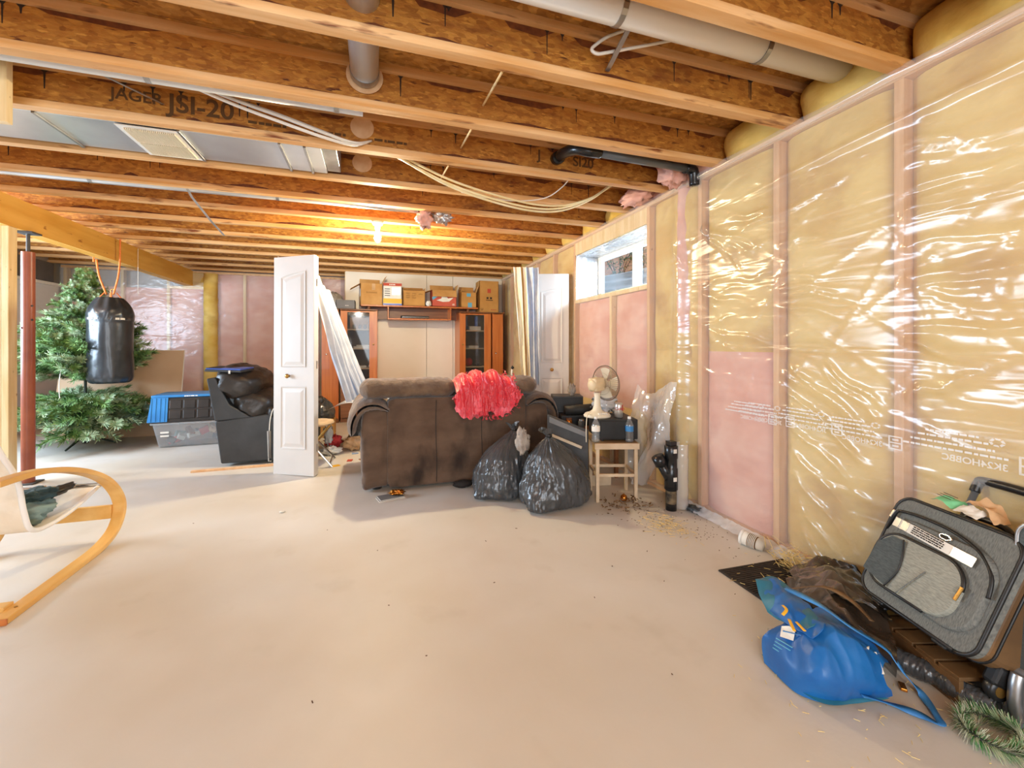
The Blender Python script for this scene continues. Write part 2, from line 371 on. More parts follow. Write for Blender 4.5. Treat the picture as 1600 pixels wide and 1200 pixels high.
# ------------------------------------------------------------------ the shell
W = 2.22          # right stud wall face
fl = MB().bb(-4.7, 2.6, -2.6, 8.4, -0.1, 0).build('floor', M['concrete']); fl['kind'] = 'structure'

ceiling = struct('ceiling')
sub = MB()
for i, y in enumerate(np.arange(-2.6, 8.4, 1.22)):
    MB().bb(-4.7, 2.6, y, min(y + 1.216, 8.4), 2.642, 2.66).build('subfloor_panel', M['osb_floor'], ceiling)
JY = [-2.35, -1.83, -1.31, -0.79, -0.27, 0.25, 0.765, 1.272, 1.786, 2.324, 2.84, 3.39, 3.89, 4.415, 4.935, 5.455, 5.975, 6.495, 7.015, 7.535, 8.055]
for y in JY:
    web = MB().bb(-4.65, 2.45, y - .0055, y + .0055, 2.43, 2.61).build('joist', M['osb'], ceiling)
    MB().bb(-4.65, 2.45, y - .031, y + .031, 2.40, 2.438).build('bottom_flange', M['flange'], web, bevel=.002)
    MB().bb(-4.65, 2.45, y - .031, y + .031, 2.603, 2.641).build('top_flange', M['flange'], web)
    if 0 < y < 5.2:
        st_ = MB(); q = random.Random(int(y * 77)); x = -4.4
        while x < 2.2:
            l = q.uniform(.08, .5); a0 = q.uniform(.010, .034)
            if q.random() < .6: st_.add([(x, y - .0062, 2.439), (x + l, y - .0062, 2.439), (x + l * .9, y - .0062, 2.439 + a0 * .5), (x + l * .5, y - .0062, 2.439 + a0), (x + l * .2, y - .0062, 2.439 + a0 * .6)], [(0, 1, 2, 3, 4)])
            if q.random() < .5: st_.add([(x, y - .0062, 2.602), (x + l * .1, y - .0062, 2.602 - a0), (x + l * .7, y - .0062, 2.602 - a0 * 1.4), (x + l, y - .0062, 2.602)], [(0, 1, 2, 3)])
            x += l * q.uniform(.6, 1.6)
        st_.build('glue_stain', M['stain'], web)['kind'] = 'stuff'
        g = MB(); q = random.Random(int(y * 100))
        for k in range(16):
            x = q.uniform(-3.2, 2.2); l = q.uniform(.02, .11); w = q.uniform(.004, .009)
            g.add([(x - w * 2, y - .0065, 2.603), (x + w * 2, y - .0065, 2.603), (x + w * .6, y - .0065, 2.59), (x + w * .3, y - .0065, 2.603 - l), (x - w * .3, y - .0065, 2.603 - l), (x - w * .6, y - .0065, 2.59)],
                  [(0, 1, 2, 3, 4, 5)])
        g.build('glue_drips', M['ink'], web)['kind'] = 'stuff'
    if abs(y - 2.84) < .01:
        text('printed_text', 'JAGER', .085, M['ink_g'], web, facing((-1.23, y - .0075, 2.535), (1, 0, 0), (0, 0, 1)))
        text('printed_text', 'JSI-20', .14, M['ink_g'], web, facing((-.93, y - .0075, 2.525), (1, 0, 0), (0, 0, 1)))
        text('printed_text', 'J', .1, M['ink_g'], web, facing((1.12, y - .0075, 2.54), (1, 0, 0), (0, 0, 1)))
        text('printed_text', 'SI20', .1, M['ink_g'], web, facing((1.47, y - .0075, 2.53), (1, 0, 0), (0, 0, 1)))
        for k in range(3):
            scrawl('printed_marks', M['ink_g'], web, facing((-.6 + k * .35, y - .0075, 2.485), (1, 0, 0), (0, 0, 1)), .2, 1, .016, k)
    # round knock-outs in the webs
    if abs(y - 2.84) < .01 or abs(y - 3.39) < .01:
        MB().lathe([(.07, 0), (.07, .004)], 28, mtx=Matrix.Rotation(R(90), 3, 'X')).build('web_knockout', M['spruce_pink'], web, loc=(-.073 if y < 3 else -.087, y - .0055, 2.55))
# rafters of bridging: small strips between joists, running along the room
for (x0, y0, z0, x1, y1, z1) in [(0.546, 1.83, 2.41, 0.577, 2.31, 2.521), (0.524, 2.37, 2.41, 0.552, 2.82, 2.506), (0.475, 2.88, 2.395, 0.499, 3.36, 2.496)]:
    MB().tube([(x0, y0, z0), (x1, y1, z1)], .006, 6).build('bridging_strip', M['spruce'], ceiling)
MB().ribbon([(1.02, 1.30, 2.62), (1.04, 1.765, 2.47)], .022, .006).build('bridging_strip', M['galv_d'], ceiling)

# right wall
wr = struct('wall_right')
WY0, WY1, WZ0, WZ1 = 3.13, 4.46, 1.705, 2.225
MB().bb(2.36, 2.55, -2.6, WY0, 0, 2.66).bb(2.36, 2.55, WY1, 8.4, 0, 2.66).bb(2.36, 2.55, WY0, WY1, 0, WZ0).bb(2.36, 2.55, WY0, WY1, WZ1 + .02, 2.66).build('foundation', M['wall_conc'], wr)
ST = [-2.4, -1.76, -1.15, -.55, .06, .665, 1.272, 1.88, 2.49, 3.095, 4.50, 5.11, 5.72, 6.33, 6.94, 7.43]
for y in ST:
    MB().bb(W, W + .089, y - .019, y + .019, .038, 2.362).build('stud', M['stud'], wr, bevel=.002)
for y in (3.7,):
    MB().bb(W, W + .089, y - .019, y + .019, .038, WZ0 - .038).build('cripple_stud', M['spruce'], wr)
MB().bb(W, W + .089, 3.114, 4.481, WZ0 - .038, WZ0).build('window_sill_plate', M['spruce'], wr)
MB().bb(W, W + .089, 3.114, 4.481, WZ1, 2.362).build('window_header', M['spruce'], wr)
MB().bb(W, W + .089, -2.6, 8.2, 2.362, 2.40).build('top_plate', M['spruce_pink'], wr, bevel=.002)
MB().bb(W, W + .089, -2.6, 8.2, 0, .038).build('bottom_plate', M['spruce_pink'], wr, bevel=.002)

def batt(x0, x1, y0, y1, z0, z1, m, parent, axis='x', amp=.02, name='insulation_batt'):
    """puffy batt; its room face bulges"""
    ny = max(4, int((y1 - y0) / .05)); nzz = max(4, int((z1 - z0) / .06)); mb = MB()
    def f(u, v):
        y = y0 + (y1 - y0) * u; z = z0 + (z1 - z0) * v
        e = min(1, 8 * min(u, 1 - u)) * min(1, 14 * min(v, 1 - v))
        e2 = min(1, min(y - y0, y1 - y) / .09 + .05) ** .6
        b = (amp * .9 * (fbm(y * 3.2, z * 2.2, x0) + .3) * e + .012 * e) - .040 * (1 - e2)
        return (x0 - b, y, z) if axis == 'x' else (y, x0 - b, z)
    mb.grid(f, ny, nzz)
    if axis == 'x': mb.bb(x0 + .046, x1, y0, y1, z0, z1)
    else: mb.bb(y0, y1, x0 + .046, x1, z0, z1)
    return mb.build(name, m, parent, smooth=True)
for a, b in zip(ST[:-1], ST[1:]):
    y0, y1 = a + .02, b - .02
    if a == 3.095: continue
    pink = abs(a - 1.88) < .01
    batt(W + .028, W + .12, y0, y1, 1.14, 2.36, M['batt_y'], wr)
    batt(W + .028, W + .12, y0, y1, .04, 1.14, M['batt_p'] if pink else M['batt_y'], wr)
for y0, y1 in ((3.115, 3.68), (3.72, 4.48)):
    batt(W + .028, W + .12, y0, y1, .6, WZ0 - .04, M['batt_p'], wr)
    batt(W + .028, W + .12, y0, y1, .04, .6, M['batt_y'], wr)
# insulation stuffed between the joist ends above the plate
for a, b in zip(JY[:-1], JY[1:]):
    if b < -.5: continue
    mb = MB(); pk = 2.3 < a < 3.2; y0, y1 = a + .008, b - .008
    def f(u, v, y0=y0, y1=y1, a=a):
        an = v * math.pi; y = y0 + (y1 - y0) * u; e = math.sin(math.pi * min(.999, max(.001, u))) ** .3
        r = .09 + .03 * fbm(y * 4, v * 2, a)
        return (W + .10 - r * math.sin(an) * e * 1.35, y, 2.50 - .135 * math.cos(an) * (.9 + .1 * e))
    mb.grid(f, 14, 12).build('rim_insulation', M['batt_p'] if pk else M['batt_y'], wr, smooth=True)

def sheet(name, m, parent, x, y0, y1, z0, z1, hole=None, res=.014, seed=3, ridges=(), sag=.010, axis='x', sgn=-1):
    ny = int((y1 - y0) / res) + 1; n2 = int((z1 - z0) / res) + 1
    ys = np.linspace(y0, y1, ny); zs = np.linspace(z0, z1, n2); Yg, Zg = np.meshgrid(ys, zs)
    D = np.zeros_like(Yg); rg = np.random.RandomState(seed)
    for k in range(60):
        fy, fz = rg.uniform(.4, 3.0), rg.uniform(1.5, 9); D += rg.uniform(.15, 1) / (1 + fz * .4) * np.sin(Yg * fy * 2 + Zg * fz * 1.6 * rg.choice([-1, 1]) + rg.uniform(0, 6.3))
    D = D / np.abs(D).max() * sag
    for (ya, za, yb, zb, w, amp) in ridges:
        dy, dz = yb - ya, zb - za; L = math.hypot(dy, dz)
        t = ((Yg - ya) * dy + (Zg - za) * dz) / L / L
        d = ((Yg - ya) * dz - (Zg - za) * dy) / L + .012 * np.sin(t * 9 + ya * 7)
        env = np.clip(t * 6, 0, 1) * np.clip((1 - t) * 2.2, 0, 1) * (t > 0) * (t < 1)
        D += amp * env * np.exp(-(d / w) ** 2)
    if axis == 'x' and x > 2: D += .040 * np.exp(-((Yg - 2.68) / .075) ** 2)      # the film bulges over the wrapped pipe
    X = x + sgn * (D + .004)
    me = bpy.data.meshes.new(name)
    co = np.stack([X, Yg, Zg] if axis == 'x' else [Yg, X, Zg], -1).reshape(-1, 3)
    i, j = np.meshgrid(np.arange(ny - 1), np.arange(n2 - 1)); a = (j * ny + i).ravel()
    if hole:
        yc = (ys[i] + ys[i + 1]).ravel() / 2; zc = (zs[j] + zs[j + 1]).ravel() / 2
        a = a[~((yc > hole[0]) & (yc < hole[1]) & (zc > hole[2]) & (zc < hole[3]))]
    F = np.stack([a, a + 1, a + ny + 1, a + ny], -1)
    me.vertices.add(len(co)); me.vertices.foreach_set('co', co.ravel().astype('f'))
    me.loops.add(F.size); me.loops.foreach_set('vertex_index', F.ravel().astype('i'))
    me.polygons.add(len(F)); me.polygons.foreach_set('loop_start', (np.arange(len(F)) * 4).astype('i'))
    me.update(); me.validate(); me.shade_smooth(); me.materials.append(m)
    o = bpy.data.objects.new(name, me); COL.objects.link(o); o.parent = parent; return o
rg = random.Random(11); RD = []
def rad(y, z, a0, a1, n, l0, l1, w=.009, amp=.012):
    for k in range(n):
        a = R(rg.uniform(a0, a1)); l = rg.uniform(l0, l1)
        RD.append((y, z + rg.uniform(-.02, .02), y + math.cos(a) * l, z + math.sin(a) * l, w * rg.uniform(.7, 1.6), amp * rg.uniform(.5, 1.2)))
for sy in (.665, 1.272, 1.88, 2.49):
    for z in np.arange(.45, 2.35, .19):
        if rg.random() < .75: rad(sy, z, 165, 195, 2, .2, .5, .008, .008)
        if rg.random() < .5: rad(sy, z, -12, 12, 1, .15, .4, .008, .008)
rad(2.46, 2.02, 195, 240, 9, .25, .6, .010, .016); rad(2.46, 1.55, 160, 230, 6, .2, .5, .010, .014)
rad(2.46, 1.30, 165, 215, 4, .3, .6, .010, .014); rad(2.60, 1.75, 20, 70, 4, .2, .4, .01, .012)
for k in range(7): RD.append((1.85 - .02 * k, 1.05 - .14 * k, 1.30 + .02 * k, .72 - .15 * k, .012, .015))
RD += [(1.80, 1.08, 1.28, .70, .009, .02), (1.60, 1.10, 1.28, .86, .008, .02), (1.62, 1.06, 1.30, .80, .007, .016), (1.86, .98, 1.35, .60, .009, .018)]
rad(1.272, 2.05, 178, 200, 5, .3, .6, .008, .012); rad(1.272, 1.75, 160, 185, 5, .3, .55, .008, .012); rad(1.272, 1.45, 165, 190, 5, .3, .5, .008, .012); rad(1.88, 1.95, -15, 20, 5, .25, .5, .008, .012); rad(1.88, 1.5, 165, 200, 4, .3, .5, .008, .012); rad(1.25, 1.2, 175, 205, 6, .15, .4, .008, .014); rad(1.25, .95, 150, 175, 5, .2, .5, .008, .014)
for k in range(26): RD.append((rg.uniform(.5, 2.4), rg.uniform(.3, 2.2), rg.uniform(.5, 2.4), rg.uniform(.3, 2.2), .007, .004))
RD += [(7.4, 1.165, -2.4, 1.165, .010, .008), (2.2, 2.10, -1.0, 2.33, .02, .02), (2.2, 1.88, 1.4, 2.02, .012, .014)]
for z in (1.85, 1.62, 1.45, 1.25): RD.append((1.28, z, .7, z + rg.uniform(-.05, .05), .012, .016))
poly = sheet('vapour_barrier', M['poly'], wr, W - .006, -2.4, 7.44, .03, 2.375, (WY0, WY1, WZ0, WZ1), ridges=RD)
# plastic folded over the top plate
MB().grid(lambda u, v: (W - .022 - .012 * math.sin(v * 3.1) - .006 * nz(u * 60, v * 3), -2.4 + u * 9.84, 2.36 + v * .05 + .008 * nz(u * 44, v)), 260, 5).build('folded_barrier_edge', M['poly'], wr, smooth=True)
for y in np.arange(-2, 7.2, .41):
    for z in (1.0, 1.6): pass
# mirrored print on the film
def print_mark(y, z, s):
    rt, up = (0, -1, 0), (0, .0, 1)
    g = MB()
    def bar(u0, u1, v0, v1):
        g.add([(W - .032, y - u0 * s, z + v0 * s), (W - .032, y - u1 * s, z + v0 * s), (W - .032, y - u1 * s, z + v1 * s), (W - .032, y - u0 * s, z + v1 * s)], [(0, 1, 2, 3)])
    bar(.52, .54, -.14, .06); bar(.68, .70, -.14, .06); bar(.52, .70, .04, .06); bar(.52, .70, -.14, -.12); bar(.54, .68, -.05, -.03)
    bar(.57, .65, -.10, -.07); bar(.57, .65, -.01, .02)
    for k in range(6): a0 = k * math.pi / 3; g.add([(W - .032, y - (.35 + .07 * math.cos(a0)) * s, z + (.17 + .05 * math.sin(a0)) * s), (W - .032, y - (.35 + .07 * math.cos(a0 + .8)) * s, z + (.17 + .05 * math.sin(a0 + .8)) * s), (W - .032, y - (.35 + .04 * math.cos(a0 + .8)) * s, z + (.17 + .03 * math.sin(a0 + .8)) * s), (W - .032, y - (.35 + .04 * math.cos(a0)) * s, z + (.17 + .03 * math.sin(a0)) * s)], [(0, 1, 2, 3)])
    g.build('film_logo', M['print'], wr)
    text('film_print', '3K24HOBBC', .105 * s, M['print'], wr, facing((W - .032, y - .15 * s, z - .10 * s), rt, up, -1))
    for k, (t, zz) in enumerate((('POLYETHYLENE VAPOUR BARRIER FILM', .0), ('PARE-VAPEUR EN POLYETHYLENE', .07), ('THICKNESS 6 MIL', .14), ('MADE IN CANADA', .20))):
        scrawl('film_print', M['print'], wr, facing((W - .032, y - .05 * s * 0 + .05 * s, z + zz * s), (0, -1, 0), up), s * (.98 - .16 * k), 1, .024 * s, k)
M['print'] = glassy('white_film_print', (1, 1, 1, 1), .42, .3)
for y, z in ((2.06, .765), (1.83 + .12, .77), (1.70, .775), (1.45, .762), (1.06, .765)): print_mark(y, z, .30 if y > 1.2 else .33)

# window in the right wall
w1 = struct('window_1')
XF = 2.50
def rect_frame(mb, x0, x1, y0, y1, z0, z1, t):
    mb.bb(x0, x1, y0, y1, z1 - t, z1); mb.bb(x0, x1, y0, y1, z0, z0 + t); mb.bb(x0, x1, y0, y0 + t, z0 + t, z1 - t); mb.bb(x0, x1, y1 - t, y1, z0 + t, z1 - t); return mb
rect_frame(MB(), XF, XF + .07, WY0, WY1, WZ0, WZ1, .045).build('window_frame', M['white'], w1, bevel=.004)
MB().bb(XF + .005, XF + .06, 3.66, 3.74, WZ0 + .045, WZ1 - .045).build('mullion', M['white'], w1, bevel=.004)
s1 = rect_frame(MB(), XF + .012, XF + .045, 3.74, WY1 - .045, WZ0 + .045, WZ1 - .045, .028).build('sash', M['white'], w1, bevel=.003)
s2 = rect_frame(MB(), XF - .004, XF + .025, WY0 + .045, 3.68, WZ0 + .045, WZ1 - .045, .028).build('sash', M['white'], w1, bevel=.003)
MB().bb(XF + .028, XF + .030, 3.76, WY1 - .07, WZ0 + .07, WZ1 - .07).build('pane', M['glass'], s1)
MB().bb(XF + .008, XF + .010, WY0 + .07, 3.66, WZ0 + .07, WZ1 - .07).build('pane', M['glass'], s2)
MB().bb(W + .089, XF, WY0 - .004, WY0, WZ0, WZ1).bb(W + .089, XF, WY1, WY1 + .004, WZ0, WZ1).bb(W + .089, XF, WY0, WY1, WZ1, WZ1 + .004).bb(W + .089, XF, WY0, WY1, WZ0 - .004, WZ0).build('window_jamb', M['white'], w1)
rv = MB()
rv.grid(lambda u, v: (W - .004 + (XF - W) * u, WY1 - .012 - .012 * abs(nz(u * 6, v * 9, 2)), WZ0 + (WZ1 - WZ0) * v), 30, 40)
rv.grid(lambda u, v: (W - .004 + (XF - W) * u, WY0 + (WY1 - WY0) * v, WZ1 - .010 - .014 * abs(nz(u * 9, v * 16, 5))), 30, 90)
rv.grid(lambda u, v: (W - .004 + (XF - W) * u, WY0 + (WY1 - WY0) * v, WZ0 + .006 + .008 * abs(nz(u * 9, v * 16, 8))), 20, 60)
rv.build('reveal_film', M['poly_w'], w1, smooth=True)

# outside: corrugated window well, cedar fence, shrubs
ww = MB().grid(lambda u, v: (2.56 + .62 * math.sin(math.pi * u) ** .6, 2.75 + 2.1 * u, 1.2 + .98 * v) if False else (2.56 + .62 * math.sin(math.pi * u) ** .6 + .018 * math.sin(v * 62), 2.75 + 2.9 * u, 1.2 + .93 * v), 50, 90)
tag(ww.build('window_well', M['galv'], smooth=True), 'corrugated galvanised steel window well outside the basement window', 'window well')
gr = MB().bb(2.56, 9, -2, 2.72, 2.0, 2.1).bb(2.56, 9, 5.68, 10, 2.0, 2.1).bb(3.2, 9, 2.72, 5.68, 2.0, 2.1).build('ground_outside', mat('garden_soil', '#6a5a44', '#7c6a50', rough=.95, scale=6)); gr['kind'] = 'structure'
fn = thing('fence', 'cedar board fence in the garden seen through the basement window', 'fence', (4.6, 5.5, 2.1))
for k in range(11): MB().bb(-.012, .012, -4.5, 4.5, k * .148, k * .148 + .14).build('board', M['fence'], fn)
for y in (-4, -1.6, .8, 3.2): MB().bb(.012, .10, y, y + .09, 0, 1.7).build('post', M['fence'], fn)
def shrub(x, y, h, seed, label):
    t = thing('shrub', label, 'plant', (x, y, 2.1)); q = random.Random(seed); st = MB(); lf = MB()
    for b in range(9):
        an = q.uniform(0, 6.28); p = [Vector((.02 * math.cos(an), .02 * math.sin(an), 0))]; d = Vector((math.cos(an) * .35, math.sin(an) * .35, 1))
        for k in range(6): p.append(p[-1] + d * h / 6); d += Vector((q.uniform(-.2, .2), q.uniform(-.2, .2), -.05))
        st.tube(p, .004, 5)
        for k in range(1, 7):
            for r in range(8):
                c = p[k] + Vector((q.uniform(-.04, .04), q.uniform(-.04, .04), q.uniform(-.05, .05))); a = q.uniform(0, 6.28); l = q.uniform(.04, .08)
                e = Vector((math.cos(a), math.sin(a), q.uniform(-.7, .5))) * l; w = e.cross(Vector((0, 0, 1))).normalized() * l * .22
                lf.add([c, c + e * .5 + w, c + e, c + e * .5 - w], [(0, 1, 2, 3)])
    st.build('stem', M['bark'], t); lf.build('foliage', M['leaf'], t)['kind'] = 'stuff'
shrub(3.38, 5.42, .75, 1, 'thin leafy shrub outside the left window pane')
shrub(3.34, 4.90, .7, 5, 'dense leafy shrub outside the right window pane')

# back wall: white panels on the right, stud wall on the left
wb = struct('wall_back')
for x0, x1 in ((-.45, .855), (.86, 1.312), (1.317, 2.215)): MB().bb(x0, x1, 7.45, 7.47, 0, 2.395).build('white_panel', M['panel'], wb, bevel=.002)
MB().bb(-4.7, 2.55, 8.32, 8.45, 0, 2.66).build('foundation', M['wall_conc'], wb)
BS = [-4.45, -3.75, -3.15, -2.62, -2.50, -2.08, -1.55, -.9, -.45]
for x in BS: MB().bb(x - .019, x + .019, 8.2, 8.289, .038, 2.362).build('stud', M['spruce'], wb)
MB().bb(-4.5, 2.2, 8.2, 8.289, 2.362, 2.40).build('top_plate', M['spruce_pink'], wb)
MB().bb(-4.5, 2.2, 8.2, 8.289, 0, .038).build('bottom_plate', M['spruce_pink'], wb)
MB().bb(-3.13, -2.52, 8.19, 8.279, 2.10, 2.14).build('beam_bearing_plate', M['spruce'], wb)
for a, b in zip(BS[:-1], BS[1:]):
    if b - a < .2: continue
    batt(8.225, 8.3, a + .02, b - .02, .04, 1.0, M['batt_p'], wb, 'y'); batt(8.225, 8.3, a + .02, b - .02, 1.0, 2.1 if a < -2.6 else 2.36, M['batt_p'], wb, 'y')
batt(8.20, 8.3, -2.96, -2.52, 2.14, 2.37, M['batt_y'], wb, 'y')
MB().grid(lambda u, v: (-2.56 + .10 * math.cos(math.pi * (1 - u)) + .01 * nz(v * 30), 8.18 - .07 * math.sin(math.pi * u) - .008 * nz(u * 3, v * 30), .0 + 2.36 * v), 12, 80).build('wrapped_pipe_chase', M['batt_y'], wb, smooth=True)
rg = random.Random(4); RB = []
for k in range(40):
    x = rg.choice(BS); z = rg.uniform(.6, 2.2); a = rg.uniform(-.5, .5) + (math.pi if rg.random() < .5 else 0); l = rg.uniform(.2, .5)
    RB.append((x, z, x + math.cos(a) * l, z + math.sin(a) * l, .012, .014))
RB.append((-4.4, 1.3, -.5, 1.3, .012, .01))
sheet('vapour_barrier', M['poly_b'], wb, 8.185, -4.5, -.46, .03, 2.36, None, .03, 5, RB, .012, 'y', -1)
MB().bb(-.46, -.42, 7.47, 8.2, 0, 2.39).build('partition_end', M['spruce'], wb)

# left wall with ledge, and a window opening outside the frame
wl = struct('wall_left')
MB().bb(-4.7, -4.56, -2.6, 3.4, 0, 2.66).bb(-4.7, -4.56, 5.8, 8.4, 0, 2.66).bb(-4.7, -4.56, 3.4, 5.8, 0, 1.0).bb(-4.7, -4.56, 3.4, 5.8, 2.1, 2.66).build('foundation', M['wall_conc'], wl)
MB().bb(-4.56, -4.46, 5.9, 8.2, 2.06, 2.10).build('ledge', M['white'], wl)
for k, y in enumerate((6.15, 6.65, 7.15, 7.65)): MB().bb(-4.55, -4.53, y, y + .46, 2.12, 2.40).build('rim_panel', M['grey'], wl, bevel=.004)
sheet('vapour_barrier', M['poly_w'], wl, -4.5, 5.9, 8.18, .0, 2.06, None, .03, 9, [(4 + k * .5, 1.9 - .1 * (k % 3), 4.4 + k * .5, .9 + .1 * k, .02, .015) for k in range(8)], .015, 'x', 1)
MB().bb(-4.56, -4.52, 5.9, 8.18, 0, 2.06).build('insulation_board', M['white'], wl)
wf = struct('wall_front')
MB().bb(-4.7, -2.3, -2.62, -2.5, 0, 2.66).bb(1.1, 2.6, -2.62, -2.5, 0, 2.66).bb(-2.3, 1.1, -2.62, -2.5, 2.25, 2.66).build('stud_wall', M['batt_y'], wf)  # opening added so the fill light behind it can reach the room

# ------------------------------------------------------------------ beam, posts
bm_ = thing('support_beam', 'long yellow laminated wood beam under the joists on the left', 'beam', (-2.87, 0, 2.15))
for k in range(3): MB().bb(-.06 + k * .0405, -.06 + (k + 1) * .0405 - .001, -2.5, 8.19, 0, .25).build('ply', M['lvl'], bm_, bevel=.002)
t = thing('wooden_post', 'pale wooden stud post holding the beam at the left edge', 'post', (-2.86, 4.57, 0))
MB().bb(-.045, .0, -.045, .045, 0, 2.15).build('stud', M['spruce'], t, bevel=.003)
MB().bb(.001, .046, -.045, .045, 0, 2.15).build('stud', M['spruce'], t, bevel=.003)
t = thing('steel_post', 'red-brown steel jack post beside the wooden stud post', 'post', (-2.82, 4.74, 0))
MB().lathe([(.043, .01), (.043, 1.98)], 28).build('tube', M['teleposts'], t, smooth=False, bevel=.001)
MB().lathe([(.013, 1.98), (.013, 2.14)], 12).build('screw_jack', M['dark'], t)
MB().bb(-.06, .06, -.06, .06, 2.135, 2.15).build('top_plate', M['dark'], t); MB().bb(-.07, .07, -.07, .07, 0, .012).build('base_plate', M['dark'], t)
for z, a in ((1.52, 30), (1.40, 30), (1.33, -60), (1.33, 120)): MB().lathe([(.008, 0), (.008, .012)], 10, mtx=Matrix.Rotation(R(90), 3, 'Y')).build('bolt_hole', M['trimblack'], t, loc=(.037 * math.cos(R(a - 60)), .037 * math.sin(R(a - 60)), z), rot=(0, 0, R(a - 60)))
tag(MB().box((0, 0, 0), (.30, .04, .30)).build('hanging_board', M['spruce'], loc=(-1.775, 2.62, 2.37), bevel=.003), 'short pale board hanging from the joists at the top left edge', 'board')

# ------------------------------------------------------------------ ducts, pipes and cables
t = thing('duct', 'wide rectangular galvanised air duct between the joists at upper left', 'duct', (-2.4, 3.12, 2.42))
for x0, x1 in ((-2.2, -.66 - .55), (-1.2, .68), (.685, 1.30), (1.305, 1.84), (1.845, 2.08)):
    MB().bb(x0, x1, -.20, .21, 0, .17).build('duct_section', M['galv'], t, bevel=.003)
for x in (-1.205, .683, 1.325, 1.845, 1.985): MB().bb(x - .008, x + .008, -.205, .215, -.012, .175).build('seam', M['galv_d'], t, bevel=.002)
v = MB().bb(-.15, .15, -.20, .205, -.012, -.006).build('register', M['white'], t, loc=(1.175, 0, 0), bevel=.004)
g = MB()
for k in range(26): g.bb(-.12 + k * .0096, -.12 + k * .0096 + .004, -.17, -.005, -.022, -.010); g.bb(-.12 + k * .0096, -.12 + k * .0096 + .004, .01, .175, -.022, -.010)
g.build('louvre_slats', M['beige'], v)['kind'] = 'stuff'
t = thing('duct_end_cap', 'small galvanised cap box closing the right end of the wide duct', 'duct', (-.27, 3.12, 2.43))
MB().bb(-.05, .04, -.18, .19, 0, .14).build('box', M['galv_d'], t, bevel=.004)

def pipe(name, label, cat, pts, r, m, bands=(), bm=None, n=20):
    t = thing(name, label, cat, pts[0]); o = Vector(pts[0]); P = [Vector(p) - o for p in pts]
    MB().tube(P, r, n).build('pipe', m, t, smooth=True)
    for f in bands:
        p = P[0].lerp(P[-1], f); d = (P[-1] - P[0]).normalized()
        MB().tube([p - d * .012, p + d * .012], r * 1.06, n).build('joint_band', bm or m, t)
    return t
pipe('round_duct', 'pale round duct behind the second joist at upper left', 'duct', [(-4.4, 2.44, 2.466), (-.06, 2.44, 2.466)], .043, M['white_pipe'], (.55, .78, .97), M['galv_d'])
pipe('round_duct', 'slim grey round duct behind the fourth joist on the left', 'duct', [(-4.4, 3.985, 2.43), (.38, 3.985, 2.43)], .035, M['galv'], (.5, .76), M['galv_d'])
pipe('round_duct', 'white round duct near the ceiling at top right corner', 'duct', [(.2, 1.53, 2.565), (2.3, 1.53, 2.565)], .062, M['white'], (.36, .72), M['galv_d'])
t = thing('round_duct', 'shiny galvanised round duct hanging down at the top centre', 'duct', (-.047, 2.31, 2.56))
MB().tube([(0, -1.3, 0), (0, -.04, 0)], .068, 28).build('pipe', M['galv'], t, smooth=True)
MB().lathe([(.069, 0), (.09, .002), (.09, .006)], 28, mtx=Matrix.Rotation(R(90), 3, 'X')).build('collar', M['spruce_pink'], t)
MB().tube([(0, -.06, 0), (0, -.02, 0)], .071, 28).build('rim', M['galv_d'], t)
t = thing('drain_pipe', 'black plastic drain pipe with elbow between joists near the right wall', 'pipe', (1.30, 2.50, 2.455))
MB().tube([(.04, 0, 0), (.84, 0, -.015)], .028, 18).build('pipe', M['abs_g'], t, smooth=True)
MB().tube(catmull([(.12, 0, .0), (.03, .0, 0), (-.03, .06, .03), (-.05, .20, .06), (-.05, .31, .07)], 5), .037, 18).build('elbow', M['abs'], t, smooth=True)
MB().tube([(-.05, .27, .065), (-.05, .335, .075)], .045, 18).build('coupling', M['abs'], t, smooth=True)
MB().tube(catmull([(.80, 0, -.015), (.88, .01, -.02), (.9, .02, -.12)], 5), .036, 18).build('end_elbow', M['abs'], t, smooth=True)
MB().bb(-.13, .02, .336, .338, .0, .13).build('pipe_notch', M['spruce_pink'], t)

def cable(name, label, paths, r, m, **k):
    o = Vector(paths[0][0]); t = thing(name, label, 'cable', o)
    for P in paths: MB().tube([p - o for p in catmull(P, 8)], r, 8, ry=r * .55).build('cable', m, t, smooth=True)
    return t
M['romex'] = mat('cable_jacket', '#ecd8a0', '#f2e4ba', rough=.45, scale=10)
M['romexw'] = mat('cable_jacket_white', '#e6ddd0', rough=.45)
A = [(.10, 2.87, 2.44), (.25, 3.0, 2.42), (.50, 3.08, 2.345), (.80, 3.1, 2.275), (1.15, 3.1, 2.228), (1.42, 3.1, 2.255), (1.68, 3.1, 2.37), (1.86, 3.1, 2.51)]
cable('ceiling_cable', 'bundle of yellow electrical cables looping below the joists at centre right', [A, [Vector(p) + Vector((.0, .03, .035 * math.sin(i / 7 * 3.14))) for i, p in enumerate(A)], [Vector(p) + Vector((.02, .015, .06 * math.sin(i / 7 * 3.14))) for i, p in enumerate(A)]], .0115, M['romex'])
cable('ceiling_cable', 'thin white cable curving up behind the yellow cable loop', [[(.62, 3.15, 2.33), (.85, 3.17, 2.315), (1.10, 3.2, 2.33), (1.30, 3.15, 2.36), (1.42, 3.1, 2.44), (1.46, 3.0, 2.50)]], .008, M['romexw'])
B = [(-1.12, 2.37, 2.52), (-.95, 2.50, 2.50), (-.72, 2.62, 2.47), (-.50, 2.66, 2.43), (-.28, 2.70, 2.395), (-.12, 2.76, 2.40), (-.02, 2.83, 2.47)]
